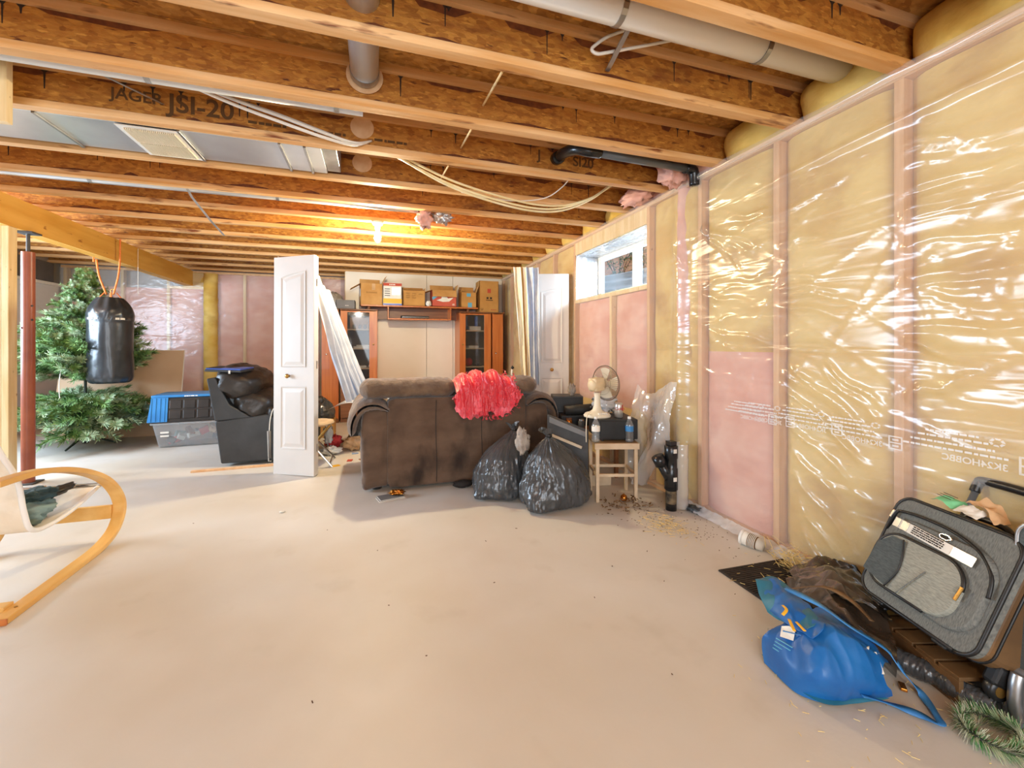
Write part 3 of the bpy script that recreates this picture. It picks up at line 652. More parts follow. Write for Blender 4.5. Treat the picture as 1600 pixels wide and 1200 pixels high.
cable('ceiling_cable', 'bundle of pale electrical cables running into a round joist hole at upper left', [B, [Vector(p) + Vector((0, 0, .03 * math.sin(i / 6 * 3.14))) for i, p in enumerate(B)], [Vector(p) + Vector((0, .03, .05 * math.sin(i / 6 * 3.14))) for i, p in enumerate(B)]], .0125, M['romexw'])
t = thing('coat_hanger', 'white plastic coat hanger lying across the top of the frame', 'hanger', (1.18, 1.76, 2.58))
MB().tube([Vector(p) - Vector((1.18, 1.76, 2.58)) for p in catmull([(1.42, 1.70, 2.665), (1.2, 1.70, 2.58), (1.0, 1.70, 2.505), (.95, 1.70, 2.49), (.925, 1.70, 2.50), (.935, 1.70, 2.52), (1.0, 1.70, 2.575), (1.08, 1.70, 2.62), (1.14, 1.70, 2.65)], 6)], .0075, 8).build('frame', M['white'], t, smooth=True)
t = thing('metal_strap', 'thin galvanised strap dangling from the joists on the left', 'strap', (-1.40, 3.95, 2.40))
MB().ribbon([(0, 0, .02), (.02, .05, -.04), (.10, .22, -.18), (.155, .35, -.26)], .018, .003).build('strap', M['galv_d'], t)
t = thing('metal_strap', 'thin galvanised strap crossing the printed joist at upper left', 'strap', (-1.30, 2.36, 2.46))
MB().ribbon([(0, 0, 0), (.0, .18, .04), (.2, .44, .04)], .016, .003).build('strap', M['galv_d'], t)
def crumple(name, label, cat, loc, sx, sy, sz, m, amp=.35, f=3, seed=0, n=28):
    def fn(u, v):
        th = u * 2 * math.pi; ph = v * math.pi; d = Vector((math.sin(ph) * math.cos(th), math.sin(ph) * math.sin(th), math.cos(ph)))
        r = 1 + amp * fbm(d.x * f + seed, d.y * f, d.z * f) - .25 * amp * ridged(d.x * f * 2, d.y * f * 2 + seed, d.z * 3)
        return (d.x * sx * r, d.y * sy * r, d.z * sz * r)
    return tag(MB().grid(fn, n, n // 2 + 2, wrap=True).build(name, m, loc=loc, smooth=True), label, cat)
M['foil'] = mat('silver_foil_wrap', '#b9b2ac', '#dcd6d0', rough=.25, metal=.6, scale=10, bump=.6, bscale=30)
crumple('duct_wrap', 'crumpled foil and pink wrap hanging from the joists above the lamp', 'insulation', (.44, 3.98, 2.36), .07, .07, .09, M['batt_p'], .7, 3, 1)
crumple('flexible_duct_end', 'crumpled grey foil duct end beside the pink wrap', 'duct', (.60, 3.98, 2.38), .09, .06, .06, M['foil'], .7, 4, 5)
crumple('insulation_tuft', 'pink insulation tuft bulging out above the right wall beside the drain pipe', 'insulation', (2.12, 2.66, 2.46), .10, .10, .09, M['batt_p'], .5, 3, 9)
crumple('insulation_tuft', 'low pink insulation tuft above the right wall, farther back', 'insulation', (2.12, 3.12, 2.44), .12, .18, .06, M['batt_p'], .5, 3, 12)

t = thing('ceiling_lamp', 'bare glowing light bulb in a white socket under the joists', 'lamp', (.03, 4.40, 2.40))
MB().lathe([(.05, 0), (.055, -.012), (.045, -.03), (.025, -.04), (.022, -.075)], 24).build('socket', M['white'], t, smooth=True)
bu = MB().lathe([(.014, -.075), (.018, -.10), (.03, -.135), (.033, -.16), (.028, -.185), (.014, -.2), (.002, -.203)], 24).build('bulb', M['lamp'], t, smooth=True)
MB().tube([(.0, 0, -.04), (0, -.01, -.30)], .0015, 5).build('pull_chain', M['brass'], t)
t = wr; IP = (2.262, 2.68, 0)
MB().grid(lambda u, v: ((.07 + .012 * nz(u * 4, v * 14)) * math.cos(u * 6.283), (.075 + .014 * nz(u * 4, v * 14, 4)) * math.sin(u * 6.283), .03 + 1.25 * v), 20, 50, wrap=True).build('wrapped_pipe', M['batt_y'], t, smooth=True, loc=IP)
MB().grid(lambda u, v: ((.06 + .014 * nz(u * 4, v * 12, 3)) * math.cos(u * 6.283), (.065 + .014 * nz(u * 4, v * 12, 4)) * math.sin(u * 6.283), 1.22 + 1.16 * v), 20, 50, wrap=True).build('wrapped_pipe', M['batt_p'], t, smooth=True, loc=IP)

# ------------------------------------------------------------------ bifold doors
def bifold(name, label, loc, rot, width, knob_x, zt=2.0, lean=(0, 0)):
    t = thing(name, label, 'door', loc, rot)
    w = width; th = .034
    MB().bb(0, w, 0, th, 0, zt).build('leaf', M['door'], t, bevel=.003)
    def panel(z0, z1, arch):
        # moulded panel: a raised frame with an arched top, and the raised field within it
        x0, x1 = w * .20, w * .80
        def outline(i, top):
            pts = [(x0 + i, z0 + i), (x1 - i, z0 + i)]
            if arch:
                for k in range(9):
                    q = k / 8; pts.append((x1 - i - (x1 - x0 - 2 * i) * q, z1 - i - .055 * (q if arch > 0 else 1 - q) ** 1.0 * (1 - .25 * math.sin(math.pi * q)) + 0))
            else: pts += [(x1 - i, z1 - i), (x0 + i, z1 - i)]
            return pts
        mb = MB(); rings = [(0, 0), (.010, -.007), (.020, -.007), (.045, .0), (.05, .001)]
        vs = []; n = None
        for i, dy in rings:
            o = outline(i, z1); n = len(o); vs += [(x, -.0012 - (dy + .007) * .9, z) for x, z in o]
        fs = [(r * n + k, r * n + (k + 1) % n, (r + 1) * n + (k + 1) % n, (r + 1) * n + k) for r in range(len(rings) - 1) for k in range(n)]
        fs.append(tuple((len(rings) - 1) * n + k for k in range(n)))
        mb.add(vs, fs).build('moulded_panel', M['door'], t)
    panel(.98, 1.86, 1); panel(.24, .80, 0)
    k = MB().lathe([(.009, 0), (.009, .012), (.019, .02), (.021, .028), (.015, .036), (.004, .038)], 20, mtx=Matrix.Rotation(R(90), 3, 'X')).build('knob', M['brass'], t, loc=(knob_x, 0, .90), smooth=True)
    MB().lathe([(.012, 0), (.012, .004)], 14, mtx=Matrix.Rotation(R(90), 3, 'X')).build('rosette', M['chrome'], t, loc=(knob_x, 0, .90))
    MB().bb(.02, w - .01, th + .006, th * 2 + .004, .004, zt - .005).build('rear_leaf', M['door'], t, bevel=.003)
    for z in (.25, 1.0, 1.75): MB().tube([(w + .002, th + .003, z - .035), (w + .002, th + .003, z + .035)], .005, 8).build('hinge', M['chrome'], t)
    MB().tube([(.03, th / 2, zt - .001), (.03, th / 2, zt + .015)], .006, 8).build('pivot_pin', M['chrome'], t)
    return t
# left folded door, standing between the recliner and the sofa
bifold('bifold_door', 'white two-panel bifold door standing between the black recliner and the brown sofa', (-.885, 4.40, 0), (R(-1.2), R(-.9), math.atan2(-.24, .385)), .435, .17, 2.0)
bifold('bifold_door', 'white bifold door standing against the right wall behind the sofa', (1.785, 4.66, 0), (0, 0, math.atan2(-.14, .40)), .40, .20, 2.02)

# ------------------------------------------------------------------ brown sofa seen from the back
sf = thing('sofa', 'brown microfibre loveseat seen from behind with red tulle skirt on its back', 'sofa', (0, 3.58, 0), (0, 0, 0))
def soft(mb_fn, nu, nv, name, m, parent, wrap=True, **k):
    return MB().grid(mb_fn, nu, nv, wrap=wrap).build(name, m, parent, smooth=True, **k)
def sbox(x0, x1, y0, y1, z0, z1, r=.04, puff=0.0, rough=.006, seed=0, e=4.5, n=40):
    """soft cushion: superellipsoid with wrinkles"""
    cx, cy, cz = (x0 + x1) / 2, (y0 + y1) / 2, (z0 + z1) / 2; ax, ay, az = (x1 - x0) / 2, (y1 - y0) / 2, (z1 - z0) / 2
    def sp(v, p): return math.copysign(abs(v) ** p, v)
    def fn(u, v):
        th = u * 2 * math.pi; ph = (v - .5) * math.pi; p = 2 / e
        X = sp(math.cos(ph), p) * sp(math.cos(th), p); Y = sp(math.cos(ph), p) * sp(math.sin(th), p); Z = sp(math.sin(ph), p)
        w = 1 + puff * (1 - abs(Z)) ; d = rough * (fbm(X * ax * 9 + seed, Y * ay * 9, Z * az * 9) + .4 * ridged(X * ax * 14, Y * ay * 14 + seed, Z * az * 10))
        return (cx + X * ax * w + d, cy + Y * ay * w + d, cz + Z * az + d)
    return MB().grid(fn, n, n * 2 // 3, wrap=True)
sbox(-.04, 1.52, .06, .92, .05, .47, e=9, rough=.006, n=72).build('base', M['sofa'], sf, smooth=True)
# rear panels with vertical seams
sbox(.10, 1.285, -.016, .16, .025, .748, e=22, rough=.007, seed=3, n=120).build('back_panel', M['sofa'], sf, smooth=True)
for x in (.49, .88): MB().tube([(x + .004 * math.sin(z * 9), -.0165, z) for z in np.linspace(.05, .73, 14)], .0025, 6).build('seam', M['trimblack'], sf, smooth=True)
# corner bolsters running down to the floor
sbox(-.10, .118, -.0, .30, .02, .665, e=7, puff=.06, rough=.012, seed=7, n=56).build('corner_bolster', M['sofa'], sf, smooth=True)
sbox(1.27, 1.50, -.03, .30, .02, .665, e=7, puff=.06, rough=.012, seed=9, n=56).build('corner_bolster', M['sofa'], sf, smooth=True)
sbox(-.10, .12, .2, .98, .04, .60, e=6, puff=.05, rough=.012, seed=12, n=50).build('arm_side', M['sofa'], sf, smooth=True)
sbox(1.29, 1.53, .2, .98, .04, .60, e=6, puff=.05, rough=.012, seed=14, n=50).build('arm_side', M['sofa'], sf, smooth=True)
def armpad(side, xc, seed):
    # thick pad arched over the arm: top, and a fold hanging down the outer side
    C = catmull([(.115, 0, .655), (.03, 0, .70), (-.06, 0, .70), (-.125, 0, .655), (-.165, 0, .57), (-.17, 0, .47)], 6); k = len(C)
    def fn(u, v):
        e = (min(1, v * 11 + .02) * min(1, (1 - v) * 11 + .02)) ** .45
        w = (u * 2 if u < .5 else 2 - u * 2); i = w * (k - 1); a = min(int(i), k - 2); p = C[a].lerp(C[a + 1], i - a); d = (C[a + 1] - C[a]).normalized(); n = Vector((-d.z, 0, d.x))
        t = .052 * e * math.sin(math.pi * min(max(w, .0), 1)) ** .35 * (1 if u < .5 else -1)
        t *= 1 + .12 * fbm(w * 5, v * 6, seed) + .22 * (ridged(w * 7 + seed, v * 3) - .6) * (1 if v < .15 else .4)
        q = p - n * t; return (xc + side * q.x, -.05 + 1.0 * v, q.z)
    return MB().grid(fn, 90, 60, wrap=True)
armpad(1, .0, 1).build('arm_pad', M['sofa2'], sf, smooth=True)
armpad(-1, 1.40, 5).build('arm_pad', M['sofa2'], sf, smooth=True)
def headroll(x0, x1, seed):
    def fn(u, v):
        x = x0 + (x1 - x0) * v; a = u * 2 * math.pi; e = (min(1, v * 12 + .03) * min(1, (1 - v) * 12 + .03)) ** .4
        r = 1 + .05 * fbm(x * 9, math.cos(a) * 1.5, math.sin(a) * 1.5 + seed) + .04 * ridged(x * 22, a * 1.3, seed)
        return (x, .085 + .125 * e * r * math.cos(a) + .02 * math.sin(math.pi * v), .825 + .083 * e * r * math.sin(a) + .006 * fbm(x * 4, seed))
    return MB().grid(fn, 40, 70, wrap=True)
headroll(-.115, .66, 2).build('head_cushion', M['sofa2'], sf, smooth=True)
headroll(.65, 1.41, 8).build('head_cushion', M['sofa2'], sf, smooth=True)
for i in range(2): sbox(.13 + i * .58, .70 + i * .58, .16, .90, .38, .56, e=5, rough=.012, seed=20 + i).build('seat_cushion', M['sofa2'], sf, smooth=True)
for i in range(2): sbox(.13 + i * .58, .70 + i * .58, .12, .34, .45, .86, e=4, rough=.012, seed=30 + i).build('back_cushion', M['sofa2'], sf, smooth=True)
for x, y in ((.02, .12), (1.40, .12), (.0, .86), (1.42, .86)): MB().lathe([(.04, 0), (.045, .05)], 16).build('foot', M['trimblack'], sf, loc=(x, y, 0))

# red tulle skirt over the sofa back: three gathered layers over a satin lining
sk = thing('tulle_skirt', 'bright red tulle skirt draped over the back of the brown sofa', 'skirt', (.935, 3.62, .885))
def layer(x0, x1, drop, seed, amp, off, top):
    def fn(u, v):
        s = u - .5; wd = 1 + .25 * v
        x = (x0 + x1) / 2 + (x1 - x0) * s * (wd * .92) ; k = v
        rd = .075 * abs(s * 2) ** 3 + .03 * abs(math.sin(s * 11 + 1.2)) ** 2
        if k < .32: a = k / .32; y = .16 - .26 * a; z = .035 - rd + top * math.sin(math.pi * (.25 + .6 * a)); sl = 0
        else: a = (k - .32) / .68; y = -.115 - .03 * a - off; z = -.0 - rd * (1 - a) - (drop * (1 - .45 * abs(s * 2 + .1) ** 2.2) * (.9 + .18 * math.sin(s * 9 + seed))) * a
        fold = math.sin(x * 42 + 3 * nz(x * 6, seed) + seed) * .5 + .8 * fbm(x * 24, z * 2.5 + seed, seed, 3) + .6 * ridged(x * 34, z * 3, seed)
        edge = .010 * math.sin(x * 110 + seed) * max(0, v - .88) * 8
        q = amp * (.5 + v * .8) * fold
        return (x - .93 + .012 * fbm(z * 20, x * 20, seed), y - .012 - abs(q) * .9 if k >= .32 else y - .5 * q, z + .016 * fbm(x * 18, v * 6, seed) + edge + (abs(q) * .8 if k < .32 else 0))
    return MB().grid(fn, 150, 60)
layer(.66, 1.12, .26, 2.3, .03, .0, .0).build('satin_lining', M['satin'], sk, smooth=True)
M['tulle_f'] = glassy('tulle_net', (1, .72, .76, 1), .5, .4, dif=lin('#ff4a58'))
for i, (dr, of) in enumerate(((.33, .01), (.30, .022), (.26, .034))):
    layer(.65 - .01 * i, 1.14 + .01 * i, dr, 5.1 * (i + 1), .034, of, .015 + .012 * i).build('tulle_layer', M['tulle'] if i == 0 else M['tulle_f'], sk, smooth=True)
g = MB(); q = random.Random(3)
for k in range(150):      # ruffled curls of net
    cx = q.uniform(-.26, .24); v = q.random(); zz = (.06 - v * .40 * (1 - .5 * abs(cx * 3.2) ** 2)); yy = -.10 - q.uniform(.03, .10) if zz < .03 else q.uniform(-.12, .1)
    r = q.uniform(.010, .022); a0 = q.uniform(0, 6); b = q.uniform(.01, .022); ax = Euler((q.uniform(0, 6), q.uniform(0, 6), 0)).to_matrix()
    vs = []; n = 9
    for i in range(n): 
        a = a0 + i * .55; p = ax @ Vector((r * math.cos(a), r * math.sin(a), 0)); w = ax @ Vector((0, 0, b * (1 if i % 2 else .55)))
        vs += [Vector((cx, yy, zz)) + p, Vector((cx, yy, zz)) + p * 1.2 + w]
    g.add(vs, [(i * 2, i * 2 + 2, i * 2 + 3, i * 2 + 1) for i in range(n - 1)])
g.build('ruffles', M['tulle_f'], sk, smooth=True)['kind'] = 'stuff'

# ------------------------------------------------------------------ black garbage bags
def garbage(name, label, loc, rx, ry, h, knot=(0, 0), seed=0, rotz=0, group=None, m=None, corner=None, nu=240, nv=130, necks=True):
    t = thing(name, label, 'garbage bag', loc, (0, 0, rotz), group)
    def fn(u, v):
        th = u * 2 * math.pi; z = v
        KV = (0, .08, .2, .4, .6, .75, .88, .96, 1); KR = (.90, 1.04, 1.10, 1.04, .86, .62, .34, .14, .075)
        prof = float(np.interp(v, KV, KR))
        if v < .04: prof *= (v / .04) ** .3 * .98 + .02
        lump = 1 + .13 * fbm(math.cos(th) * 1.2 + seed, math.sin(th) * 1.2, v * 1.6) + .05 * fbm(math.cos(th) * 4, math.sin(th) * 4 + seed, v * 4)
        cx_, sy_ = math.cos(th), math.sin(th)
        fine = .030 * (ridged(cx_ * 5 + v * 2.6, sy_ * 5 + seed, v * 1.2) - .6) + .022 * (ridged(cx_ * 9 + v * 4, sy_ * 9 - v * 3, seed) - .6) + .010 * (ridged(cx_ * 18 + v * 6, sy_ * 18 + v * 4, seed) - .5)
        gath = .035 * math.sin(th * 13 + 2 * nz(v * 4, seed)) * max(0, v - .55) * 1.6
        r = prof * lump + (fine + gath) * (1 if prof > .2 else .3)
        sh = max(0, v - .4) / .6
        x = rx * r * math.cos(th) + knot[0] * sh ** 1.3; y = ry * r * math.sin(th) + knot[1] * sh ** 1.3
        if corner and v < .5:
            for ca, cl in corner:
                dd = math.cos(th - ca)
                if dd > .85: k = ((dd - .85) / .15) ** 2 * cl * (1 - v / .5) ** 2.2; x += math.cos(ca) * k; y += math.sin(ca) * k
        return (x, y, max(.004, h * (z * .97 + .03 * fine) - (.0)))
    MB().grid(fn, nu, nv, wrap=True).build('sack', m or M['garbage'], t, smooth=True)
    if necks:
        kx, ky = knot
        MB().lathe([(.018, -.02), (.026, -.005), (.026, .008), (.018, .02)], 16, c=(kx, ky, h * .97)).build('tie', M['trimblack'], t, smooth=True)
        def ear(u, v):
            a = u * 6.283; e = .020 + .026 * v ** .7 * (1 + .35 * math.sin(a * 4 + seed)); 
            return (kx + e * math.cos(a) * 1.1 + .03 * v * math.cos(seed * 2.1), ky + e * math.sin(a) * .7, h * .97 + .065 * v * (1 + .25 * math.sin(a * 2 + seed)) - .02 * v * v)
        MB().grid(ear, 40, 10, wrap=True).build('gathered_neck', m or M['garbage'], t, smooth=True)
    return t
garbage('garbage_bag', 'black garbage bag leaning on the sofa back, left of the pair', (.975, 3.24, 0), .225, .19, .52, (.10, .03), 1.0, corner=((math.pi * 1.12, .07),))
garbage('garbage_bag', 'black garbage bag with knotted top standing nearer the small table, right of the pair', (1.285, 2.93, 0), .245, .19, .53, (-.06, -.02), 4.2, corner=((math.pi * 1.25, .09), (.2, .09)))
crumple('grey_cloth', 'crumpled grey cloth tucked between the two garbage bags', 'cloth', (1.05, 2.99, .465), .05, .045, .09, M['greycloth'], .5, 2.8, 3)
garbage('garbage_bag', 'shiny black garbage bag on the floor under the pale bedsheet', (-.02, 5.42, 0), .27, .25, .44, (0, 0), 7.7, nu=90, nv=50)
garbage('garbage_bag', 'small black garbage bag beside the veneer cabinet, behind the folding stool', (-.66, 6.1, .22), .16, .16, .30, (0, 0), 2.7, nu=80, nv=44, necks=False)
tag(MB().bb(-.16, .16, -.18, .18, 0, .22).build('carton', M['kraft_d'], loc=(-.66, 6.1, 0), bevel=.004), 'plain brown carton under the small black garbage bag behind the stool', 'box')

# ------------------------------------------------------------------ things on the right of the sofa
st = thing('step_table', 'small beige metal table with two water bottles on its front edge', 'table', (1.775, 2.93, 0), (0, 0, R(-17)))
MB().bb(-.165, .165, -.14, .16, .425, .448).build('top', M['stool_top'], st, bevel=.004)
for x, y in ((-.145, -.12), (.145, -.12), (-.145, .14), (.145, .14)): MB().bb(x - .013, x + .013, y - .013, y + .013, 0, .425).build('leg', M['stool'], st, bevel=.003)
for y in (-.12, .14): MB().bb(-.145, .145, y - .010, y + .010, .19, .213).build('stretcher', M['stool'], st, bevel=.003)
for x in (-.145, .145): MB().bb(x - .010, x + .010, -.12, .14, .19, .213).build('stretcher', M['stool'], st, bevel=.003)
MB().bb(-.168, .168, -.143, -.13, .40, .445).build('apron', M['stool'], st, bevel=.003)
def water(loc, label, lab):
    t = thing('water_bottle', label, 'bottle', loc, group=None)
    MB().lathe([(.001, 0), (.028, .003), (.031, .012), (.029, .03), (.031, .035), (.029, .05), (.031, .058), (.029, .07), (.031, .078), (.031, .125), (.028, .14), (.018, .16), (.012, .172), (.012, .178)], 24).build('body', M['bottle'], t, smooth=True)
    MB().lathe([(.013, .176), (.013, .192), (.011, .193)], 18).build('cap', M['white'], t)
    MB().lathe([(.0316, .082), (.0316, .122)], 24).build('label', lab, t)
    return t
water((1.60, 2.88, .4485), 'clear water bottle with white label on the small table, left of the two', M['paper'])
water((1.845, 2.805, .4485), 'blue-tinted water bottle with blue label on the small table, right of the two', M['blue_label'])
bx = thing('receiver_box', 'black electronics box on the small table, carrying the fan', 'electronics', (1.80, 2.975, .4485), (0, 0, R(-14)))
MB().bb(-.14, .16, -.13, .20, .012, .165).build('case', M['blackmatte'], bx, bevel=.004)
MB().bb(-.13, .15, -.137, -.128, .02, .155).build('front_panel', M['black'], bx, bevel=.003)
for x in (-.11, .13):
    for y in (-.10, .17): MB().lathe([(.012, 0), (.012, .013)], 12).build('foot', M['trimblack'], bx, loc=(x, y, 0))
fanc = Vector((1.69, 3.02, .6145))
fan = thing('desk_fan', 'old cream desk fan with wire cage on the black electronics box', 'fan', fanc, (0, 0, R(0)))
MB().lathe([(.105, 0), (.108, .012), (.095, .028), (.06, .038), (.038, .055), (.026, .09), (.022, .15), (.026, .19)], 36).build('base', M['beige'], fan, smooth=True)
for k in range(4): MB().bb(-.006, .006, -.008, .008, 0, .014).build('button', M['paper'], fan, loc=(-.03 + k * .02, -.085, .028))
hd = Vector((0.0, 0, .255)); fr = Matrix.Rotation(R(-72), 3, 'Z') @ Matrix.Rotation(R(4), 3, 'X')   # head axis: local +y = forward
def L2(p): return hd + fr @ Vector(p)
mo = MB(); mo.lathe([(.030, -.075), (.047, -.06), (.052, 0), (.050, .05), (.03, .06)], 20, mtx=Matrix.Rotation(R(-90), 3, 'X'))
mo.v = [tuple(L2(v)) for v in mo.v]; mo.build('motor_housing', M['beige_d'], fan, smooth=True)
mo = MB().bb(-.046, .046, -.06, .045, -.05, .055); mo.v = [tuple(L2(v)) for v in mo.v]; mo.build('motor_cover', M['beige_d'], fan, bevel=.014, seg=3)
bl = MB()
for k in range(4):
    a = k * math.pi / 2
    def fb(u, v, a=a):
        r = .03 + .095 * v; th = a + (u - .5) * (1.15 - .2 * v) ; return L2((r * math.cos(th), .10 + .018 * (u - .5), r * math.sin(th)))
    bl.grid(fb, 8, 8)
bl.build('blades', M['beige'], fan, smooth=True)
mo = MB().lathe([(.024, .085), (.026, .11), (.012, .122)], 18, mtx=Matrix.Rotation(R(-90), 3, 'X')); mo.v = [tuple(L2(v)) for v in mo.v]; mo.build('hub', M['beige'], fan, smooth=True)
for nm, s0, s1 in (('rear_cage', .055, 0), ('front_cage', .155, 1)):
    cg = MB()
    for k in range(54):
        a = k * 2 * math.pi / 54; P = []
        for j in range(7):
            q = j / 6; r = .028 + (.142 - .028) * q; y = (s0 - .012 + .055 * q ** 3) if s1 == 0 else (s0 - .055 * q ** 3)
            P.append(L2((r * math.cos(a), y, r * math.sin(a))))
        cg.tube(P, .0013, 4, cap=False)
    for rr, yy in ((.142, .1), (.142, .1), (.09, s0 if s1 else s0), (.03, s0)):
        cg.tube([L2((rr * math.cos(a), yy, rr * math.sin(a))) for a in np.linspace(0, 6.2832, 40)], .0032 if rr > .14 else .0014, 6, cap=False)
    cg.build(nm, M['wire'], fan, smooth=True)
MB().tube(catmull([(-.08, -.03, .03), (-.12, -.06, .02), (-.15, -.10, -.06), (-.155, -.11, -.17)], 6), .0035, 6).build('cord', M['beige'], fan, smooth=True)
cn = thing('drink_can', 'silver and red drink can beside the fan', 'can', (1.83, 2.93, .614))
MB().lathe([(.024, 0), (.033, .008), (.033, .10), (.027, .116), (.025, .117)], 28).build('body', M['can'], cn, smooth=True)
g = MB(); g.grid(lambda u, v: (.0336 * math.cos(-1.35 + 1.5 * u), .0336 * math.sin(-1.35 + 1.5 * u), .055 + .048 * v), 14, 3); g.build('red_patch', M['can_red'], cn, smooth=True)
text('can_text', 'Coke', .034, M['can_red'], cn, facing((-.012, -.0348, .074), (1, -.25, 0), (0, 0, 1)))
crumple('crumpled_bag', 'crumpled white plastic bag behind the fan', 'bag', (1.86, 3.18, .69), .10, .08, .075, M['poly_w'], .8, 3.5, 4)

# dark electronics and case pile left of the table
t = thing('framed_board', 'dark grey framed panel standing on edge between garbage bag and small table', 'panel', (1.335, 3.20, 0), (0, R(0), R(-35)))
g = MB(); g.add([(0, 0, .02), (.33, 0, .0), (.33, 0, .51), (0, 0, .62), (0, .03, .02), (.33, .03, .0), (.33, .03, .51), (0, .03, .62)], [(0, 1, 2, 3), (7, 6, 5, 4), (0, 4, 5, 1), (1, 5, 6, 2), (2, 6, 7, 3), (3, 7, 4, 0)])
g.build('board', M['dark'], t, bevel=.004)
g = MB(); g.add([(.02, -.015, .56), (.31, -.015, .46), (.31, -.015, .50), (.02, -.015, .605), (.02, 0, .56), (.31, 0, .46), (.31, 0, .50), (.02, 0, .605)], [(0, 1, 2, 3), (7, 6, 5, 4), (0, 4, 5, 1), (1, 5, 6, 2), (2, 6, 7, 3), (3, 7, 4, 0)])
g.build('upper_rail', M['grey'], t, bevel=.002)
MB().box((.15, -.012, .42), (.28, .012, .022), (0, R(19), 0)).build('wood_strip', M['stool'], t, bevel=.002)
tb = thing('low_table', 'dark low table behind the garbage bags holding black electronics', 'table', (1.68, 3.62, 0))
MB().bb(-.10, .40, -.30, .32, .44, .47).build('top', M['cherry_d'], tb, bevel=.003)
for x in (-.08, .38):
    for y in (-.28, .30): MB().bb(x - .015, x + .015, y - .015, y + .015, 0, .44).build('leg', M['cherry_d'], tb)
t = thing('video_recorder', 'black video recorder lying on the dark low table', 'electronics', (1.77, 3.56, .4705), (0, 0, R(-12)))
MB().bb(-.17, .2, -.16, .18, .0, .09).build('case', M['blackmatte'], t, bevel=.004); MB().bb(-.165, .195, -.165, -.16, .01, .08).build('front_panel', M['black'], t)
t = thing('amplifier', 'upright black box behind the fan on the video recorder', 'electronics', (1.75, 3.66, .561), (0, 0, R(-18)))
MB().bb(-.16, .12, -.08, .14, .0, .15).build('case', M['dark'], t, bevel=.004); MB().bb(-.155, .115, -.086, -.08, .01, .14).build('front_panel', M['blackmatte'], t)
tag(MB().tube([(-.18, 0, 0), (.18, .02, .0)], .045, 20).build('black_tube', M['blackmatte'], loc=(1.80, 3.44, .607), rot=(0, R(-4), R(-16)), smooth=True), 'rolled black and grey cylinder lying in front of the black box', 'speaker')
crumple('plush_toy', 'small dusty plush toy standing on the black box behind the sofa arm', 'toy', (1.77, 3.64, .765), .035, .03, .055, M['greycloth'], .6, 4, 8)
for i, (x, y) in enumerate(((1.63, 3.41), (1.71, 3.33))):
    j = thing('small_jar', ['small glass jar with brown lid on the dark low table, nearest the sofa arm', 'small dark jar on the dark low table, nearer the fan'][i], 'jar', (x, y, .4705))
    MB().lathe([(.025, 0), (.028, .01), (.028, .05), (.02, .06)], 18).build('jar', M['copper'] if i == 0 else M['dark'], j, smooth=True); MB().lathe([(.024, .058), (.024, .072)], 18).build('lid', M['cherry_d'] if i == 0 else M['chrome'], j)
# plastic flap torn off the wall
fp = MB().grid(lambda u, v: (2.13 - .10 * math.sin(v * 2.2) - .05 * math.sin(u * 9 + v * 3) * v + .02 * fbm(u * 5, v * 5), 3.12 - (.50 - .38 * max(0, v - .52) / .48 * 1.0) * u - .10 * max(0, v - .5), .84 - .80 * v - .06 * math.sin(u * 5) * (1 - v) + .012 * ridged(u * 7, v * 4)), 44, 60)
tag(fp.build('loose_plastic_flap', M['poly_f'], smooth=True), 'loose torn flap of clear plastic hanging to the floor beside the small table', 'plastic sheet')
wy = thing('drain_cleanout', 'black plastic Y drain fitting rising from the floor by the wall', 'pipe', (2.03, 2.56, 0))
MB().lathe([(.038, .0), (.038, .18)], 24).build('pipe', M['abs'], wy, smooth=True)
MB().lathe([(.046, .15), (.046, .30), (.042, .305), (.042, .37), (.047, .375), (.047, .46), (.04, .465)], 24).build('fitting_body', M['abs'], wy, smooth=True)
MB().tube([(0, 0, .20), (-.075, .02, .34)], .034, 20).build('branch', M['abs'], wy, smooth=True); MB().tube([(-.068, .018, .325), (-.098, .025, .385)], .044, 20).build('branch_hub', M['abs'], wy, smooth=True)
MB().bb(-.028, .028, -.028, .028, .465, .495).build('plug', M['abs'], wy, bevel=.003)
MB().lathe([(.0385, .05), (.0385, .14)], 24).build('dirty_sleeve', mat('torn_label', '#7c6a4e', '#1c1a18', rough=.8, scale=18), wy)
for z in (.23, .43): MB().bb(-.016, .010, -.0492, -.046, z - .014, z + .014).build('sticker', M['paper'], wy)
MB().grid(lambda u, v: (.085 + .05 * math.cos(u * 5 + 1), -.0 + .06 * math.sin(u * 5 + 1) * (.9 + .1 * nz(v * 9, u)), .01 + .46 * v), 16, 30).build('film_wrap', M['poly_f'], wy, smooth=True)
tag(crumple('floor_film_scrap', 'x', 'y', (2.17, 2.48, .02), .05, .07, .02, M['garbage'], .6, 4, 2), 'crumpled black film scrap at the foot of the wall', 'plastic scrap')
tag(MB().bb(-.10, .08, -.02, .02, 0, .09).build('short_offcut', M['stool'], loc=(1.83, 3.20, 0), rot=(0, 0, R(-10)), bevel=.003), 'short wood offcut on the floor behind the small table', 'wood')
t = thing('bauble', 'small round copper-coloured ball on the floor beside the small table', 'ball', (1.80, 2.95 - .14, .0))
MB().lathe([(.001, 0), (.014, .003), (.024, .012), (.027, .026), (.023, .041), (.012, .05), (.004, .054)], 22).build('ball', M['copper'], t, smooth=True); MB().lathe([(.005, .052), (.005, .060)], 10).build('cap', M['brass'], t)

